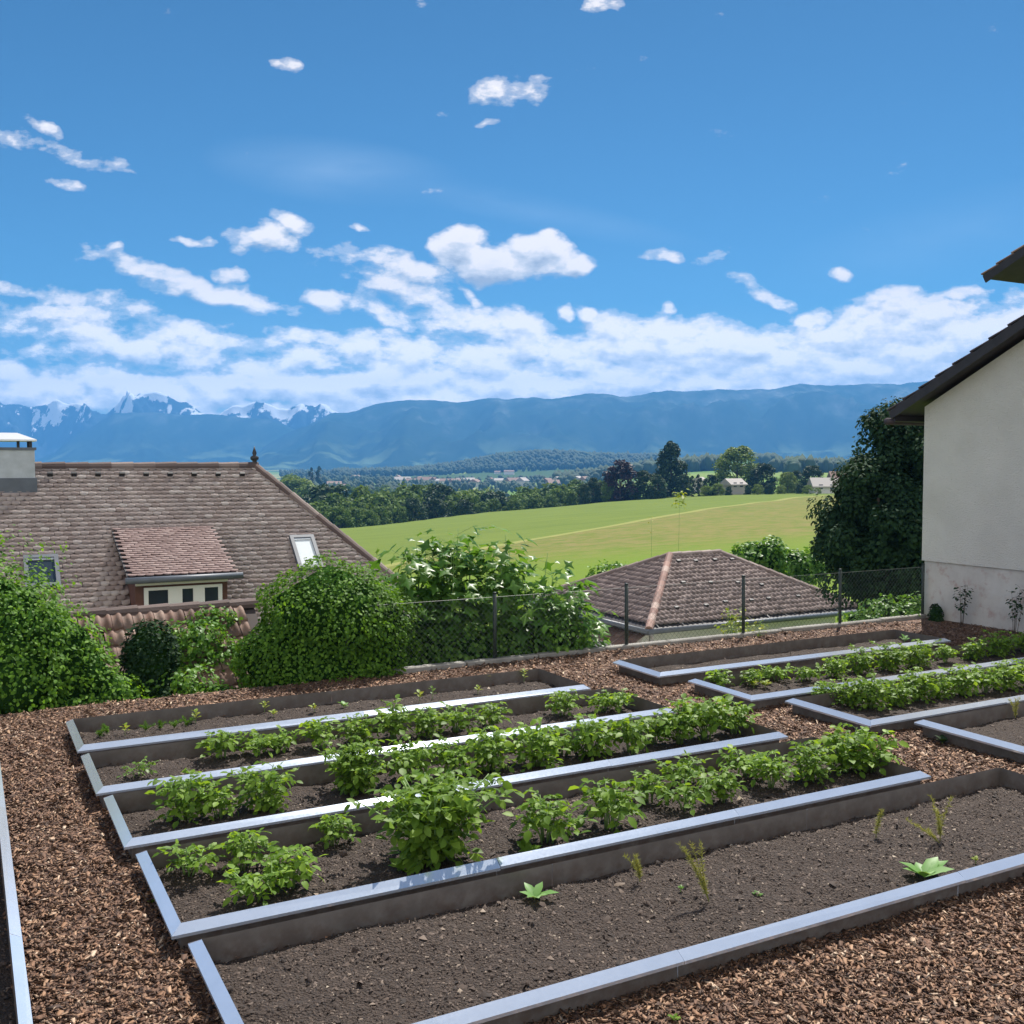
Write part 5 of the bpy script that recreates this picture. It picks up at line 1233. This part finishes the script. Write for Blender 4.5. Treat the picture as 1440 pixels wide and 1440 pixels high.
# thin cirrus veil over the plain sky
def veil(px, py, rx, ry, rot, s):
    a, b = px2t(px, py); mp = nt.nodes.new('ShaderNodeMapping'); mp.vector_type = 'TEXTURE'; nt.links.new(base_vec, mp.inputs[0]); mp.inputs['Location'].default_value = (a, b, 0); mp.inputs['Rotation'].default_value = (0, 0, R_(rot)); mp.inputs['Scale'].default_value = (rx/F, ry/F, 1)
    l_ = vm(nt, 'LENGTH', mp.outputs[0]); return mth(nt, 'MULTIPLY', mth(nt, 'SUBTRACT', 1.0, l_, clamp=True), s)
cmap = N_(nt, 'ShaderNodeMapping', ins={'Vector': base_vec}); cmap.inputs['Scale'].default_value = (1, 3.5, 1); cmap.inputs['Rotation'].default_value = (0, 0, .25)
cir = n2d(nt, cmap.outputs[0], 5, 5, .55)
vf_ = mth(nt, 'MAXIMUM', mth(nt, 'MAXIMUM', veil(470, 240, 190, 48, -6, .75), veil(700, 285, 330, 26, -12, .45)), veil(1330, 330, 260, 60, 14, .30))
vf_ = mth(nt, 'MULTIPLY', vf_, ramp(nt, cir, [(.3, (.3,)*3), (.65, (1, 1, 1))]))
hor = mth(nt, 'MULTIPLY', mth(nt, 'SUBTRACT', 1.0, mth(nt, 'MULTIPLY', mth(nt, 'ABSOLUTE', el_), 6.5), clamp=True), .42)
veilf = mth(nt, 'MAXIMUM', mth(nt, 'MULTIPLY', vf_, .5), hor)
back = mth(nt, 'MULTIPLY', mth(nt, 'MULTIPLY', sx.outputs[1], -2.2, clamp=True), mth(nt, 'MULTIPLY_ADD', n2d(nt, vm(nt, 'ADD', tc, (3, 1, 0)), 3, 3, .6), .9, .35, clamp=True), clamp=True)  # bright cloud cover added behind the camera to fill the shaded sides
fill_cloud_c = tuple(CLOUD_E*x for x in (1.35, 1.28, 1.18))
hs2 = N_(nt, 'ShaderNodeVectorMath', operation='SCALE'); nt.links.new(hsv.outputs[0], hs2.inputs[0]); nt.links.new(grad_, hs2.inputs['Scale'])
skyc = mixc(nt, veilf, hs2.outputs[0], tuple(CLOUD_E*x for x in (.50, .66, .86)))
skyb = mixc(nt, back, skyc, fill_cloud_c)
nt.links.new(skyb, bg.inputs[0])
gain_n = mth(nt, 'MULTIPLY', mth(nt, 'MULTIPLY_ADD', mth(nt, 'MAXIMUM', mth(nt, 'SUBTRACT', .17, el_), 0.0), 5.5, 1.0), CLOUD_E)
def cloud_zone(name, blobs, det, gain=1.0):
    grp = cloud_group(name, blobs, det)
    def gnode(vec):
        g_ = nt.nodes.new('ShaderNodeGroup'); g_.node_tree = grp; nt.links.new(vec, g_.inputs[0]); return g_.outputs[0]
    D1 = gnode(base_vec)
    ma = nt.nodes.new('ShaderNodeVectorMath'); ma.operation = 'MULTIPLY_ADD'; nt.links.new(D1, ma.inputs[0]); ma.inputs[1].default_value = (1e-12,)*3; nt.links.new(base_vec, ma.inputs[2])
    D2_ = gnode(vm(nt, 'ADD', ma.outputs[0], (.003, .0105, 0)))
    cov = ramp(nt, mth(nt, 'MULTIPLY_ADD', D1, .5, .5), [(.36, (0, 0, 0)), (.58, (.30,)*3), (.84, (.82,)*3), (1.0, (.98,)*3)], 'EASE')
    sh = mth(nt, 'MULTIPLY_ADD', mth(nt, 'SUBTRACT', D2_, D1), -.55, .66, clamp=True)
    thick = mth(nt, 'MULTIPLY', mth(nt, 'SUBTRACT', D1, .8), .30, clamp=True)
    lit = mth(nt, 'SUBTRACT', sh, mth(nt, 'MULTIPLY', thick, .55), clamp=True)
    ccol = ramp(nt, lit, [(0, (.42, .47, .55)), (.45, (.74, .75, .78)), (.80, (1.08, 1.0, .95))])
    cmul = N_(nt, 'ShaderNodeVectorMath', operation='SCALE'); nt.links.new(ccol, cmul.inputs[0]); nt.links.new(gain_n, cmul.inputs['Scale'])
    b_ = nt.nodes.new('ShaderNodeBackground'); b_.inputs[1].default_value = SKY_S; nt.links.new(mixc(nt, cov, skyc, cmul.outputs[0]), b_.inputs[0]); return b_.outputs[0]
def mixs(f, a, b):
    m_ = nt.nodes.new('ShaderNodeMixShader'); nt.links.new(f, m_.inputs[0]); nt.links.new(a, m_.inputs[1]); nt.links.new(b, m_.inputs[2]); return m_.outputs[0]
el1 = px2t(0, 425)[1]; el2 = px2t(0, 290)[1]
reach = lambda b: (b[3]*1.15+abs(math.sin(R_(b[4])))*b[2])*math.sqrt(1+1.3/b[5])+26
inz = lambda b, lo, hi: b[1]+reach(b) > lo and b[1]-reach(b) < hi
zA = cloud_zone('cloud_bank', [b for b in BL if inz(b, 425, 700)], 8, 1.6); zB = cloud_zone('mid_clouds', [b for b in BL if inz(b, 290, 425)], 8, 1.05); zC = cloud_zone('high_clouds', [b for b in BL if inz(b, -60, 290)], 7)
pA = mth(nt, 'MULTIPLY', mth(nt, 'LESS_THAN', el_, el1), mth(nt, 'GREATER_THAN', el_, -.005)); pB = mth(nt, 'MULTIPLY', mth(nt, 'LESS_THAN', el_, el2), mth(nt, 'GREATER_THAN', el_, el1-1e-6)); pC = mth(nt, 'MULTIPLY', mth(nt, 'LESS_THAN', el_, .50), mth(nt, 'GREATER_THAN', el_, el2-1e-6))
fr_ = mth(nt, 'GREATER_THAN', sx.outputs[1], .05)
pA, pB, pC = (mth(nt, 'MULTIPLY', q_, fr_) for q_ in (pA, pB, pC))
nt.links.new(mixs(pA, mixs(pB, mixs(pC, bg.outputs[0], zC), zB), zA), wo.inputs[0])
w.cycles.sampling_method = 'MANUAL'; w.cycles.sample_map_resolution = 256
sd_ = bpy.data.lights.new('sun', 'SUN'); so = bpy.data.objects.new('sun', sd_); COL.objects.link(so); sd_.energy = SUN_S; sd_.angle = R_(.53); sd_.color = (1, .95, .87)
sdir = Vector((math.sin(SUN_AZ)*math.cos(SUN_EL), math.cos(SUN_AZ)*math.cos(SUN_EL), math.sin(SUN_EL)))
so.rotation_euler = sdir.to_track_quat('Z', 'Y').to_euler(); so.location = (0, 0, 30)
vs_ = scn.view_settings; vs_.view_transform = 'Standard'; vs_.look = 'None'; vs_.gamma = 1; vs_.use_curve_mapping = False; vs_.exposure = EXPO
scn.render.engine = 'CYCLES'
try:
    scn.cycles.volume_bounces = 0; scn.cycles.max_bounces = 6; scn.cycles.transparent_max_bounces = 6
except Exception: pass
# drop unused prototypes
for o in list(bpy.data.objects):
    if o.parent is None and o.type == 'EMPTY' and o.location.z < -40 and o.get('label') == 'x':
        for c_ in list(o.children): bpy.data.objects.remove(c_)
        bpy.data.objects.remove(o)
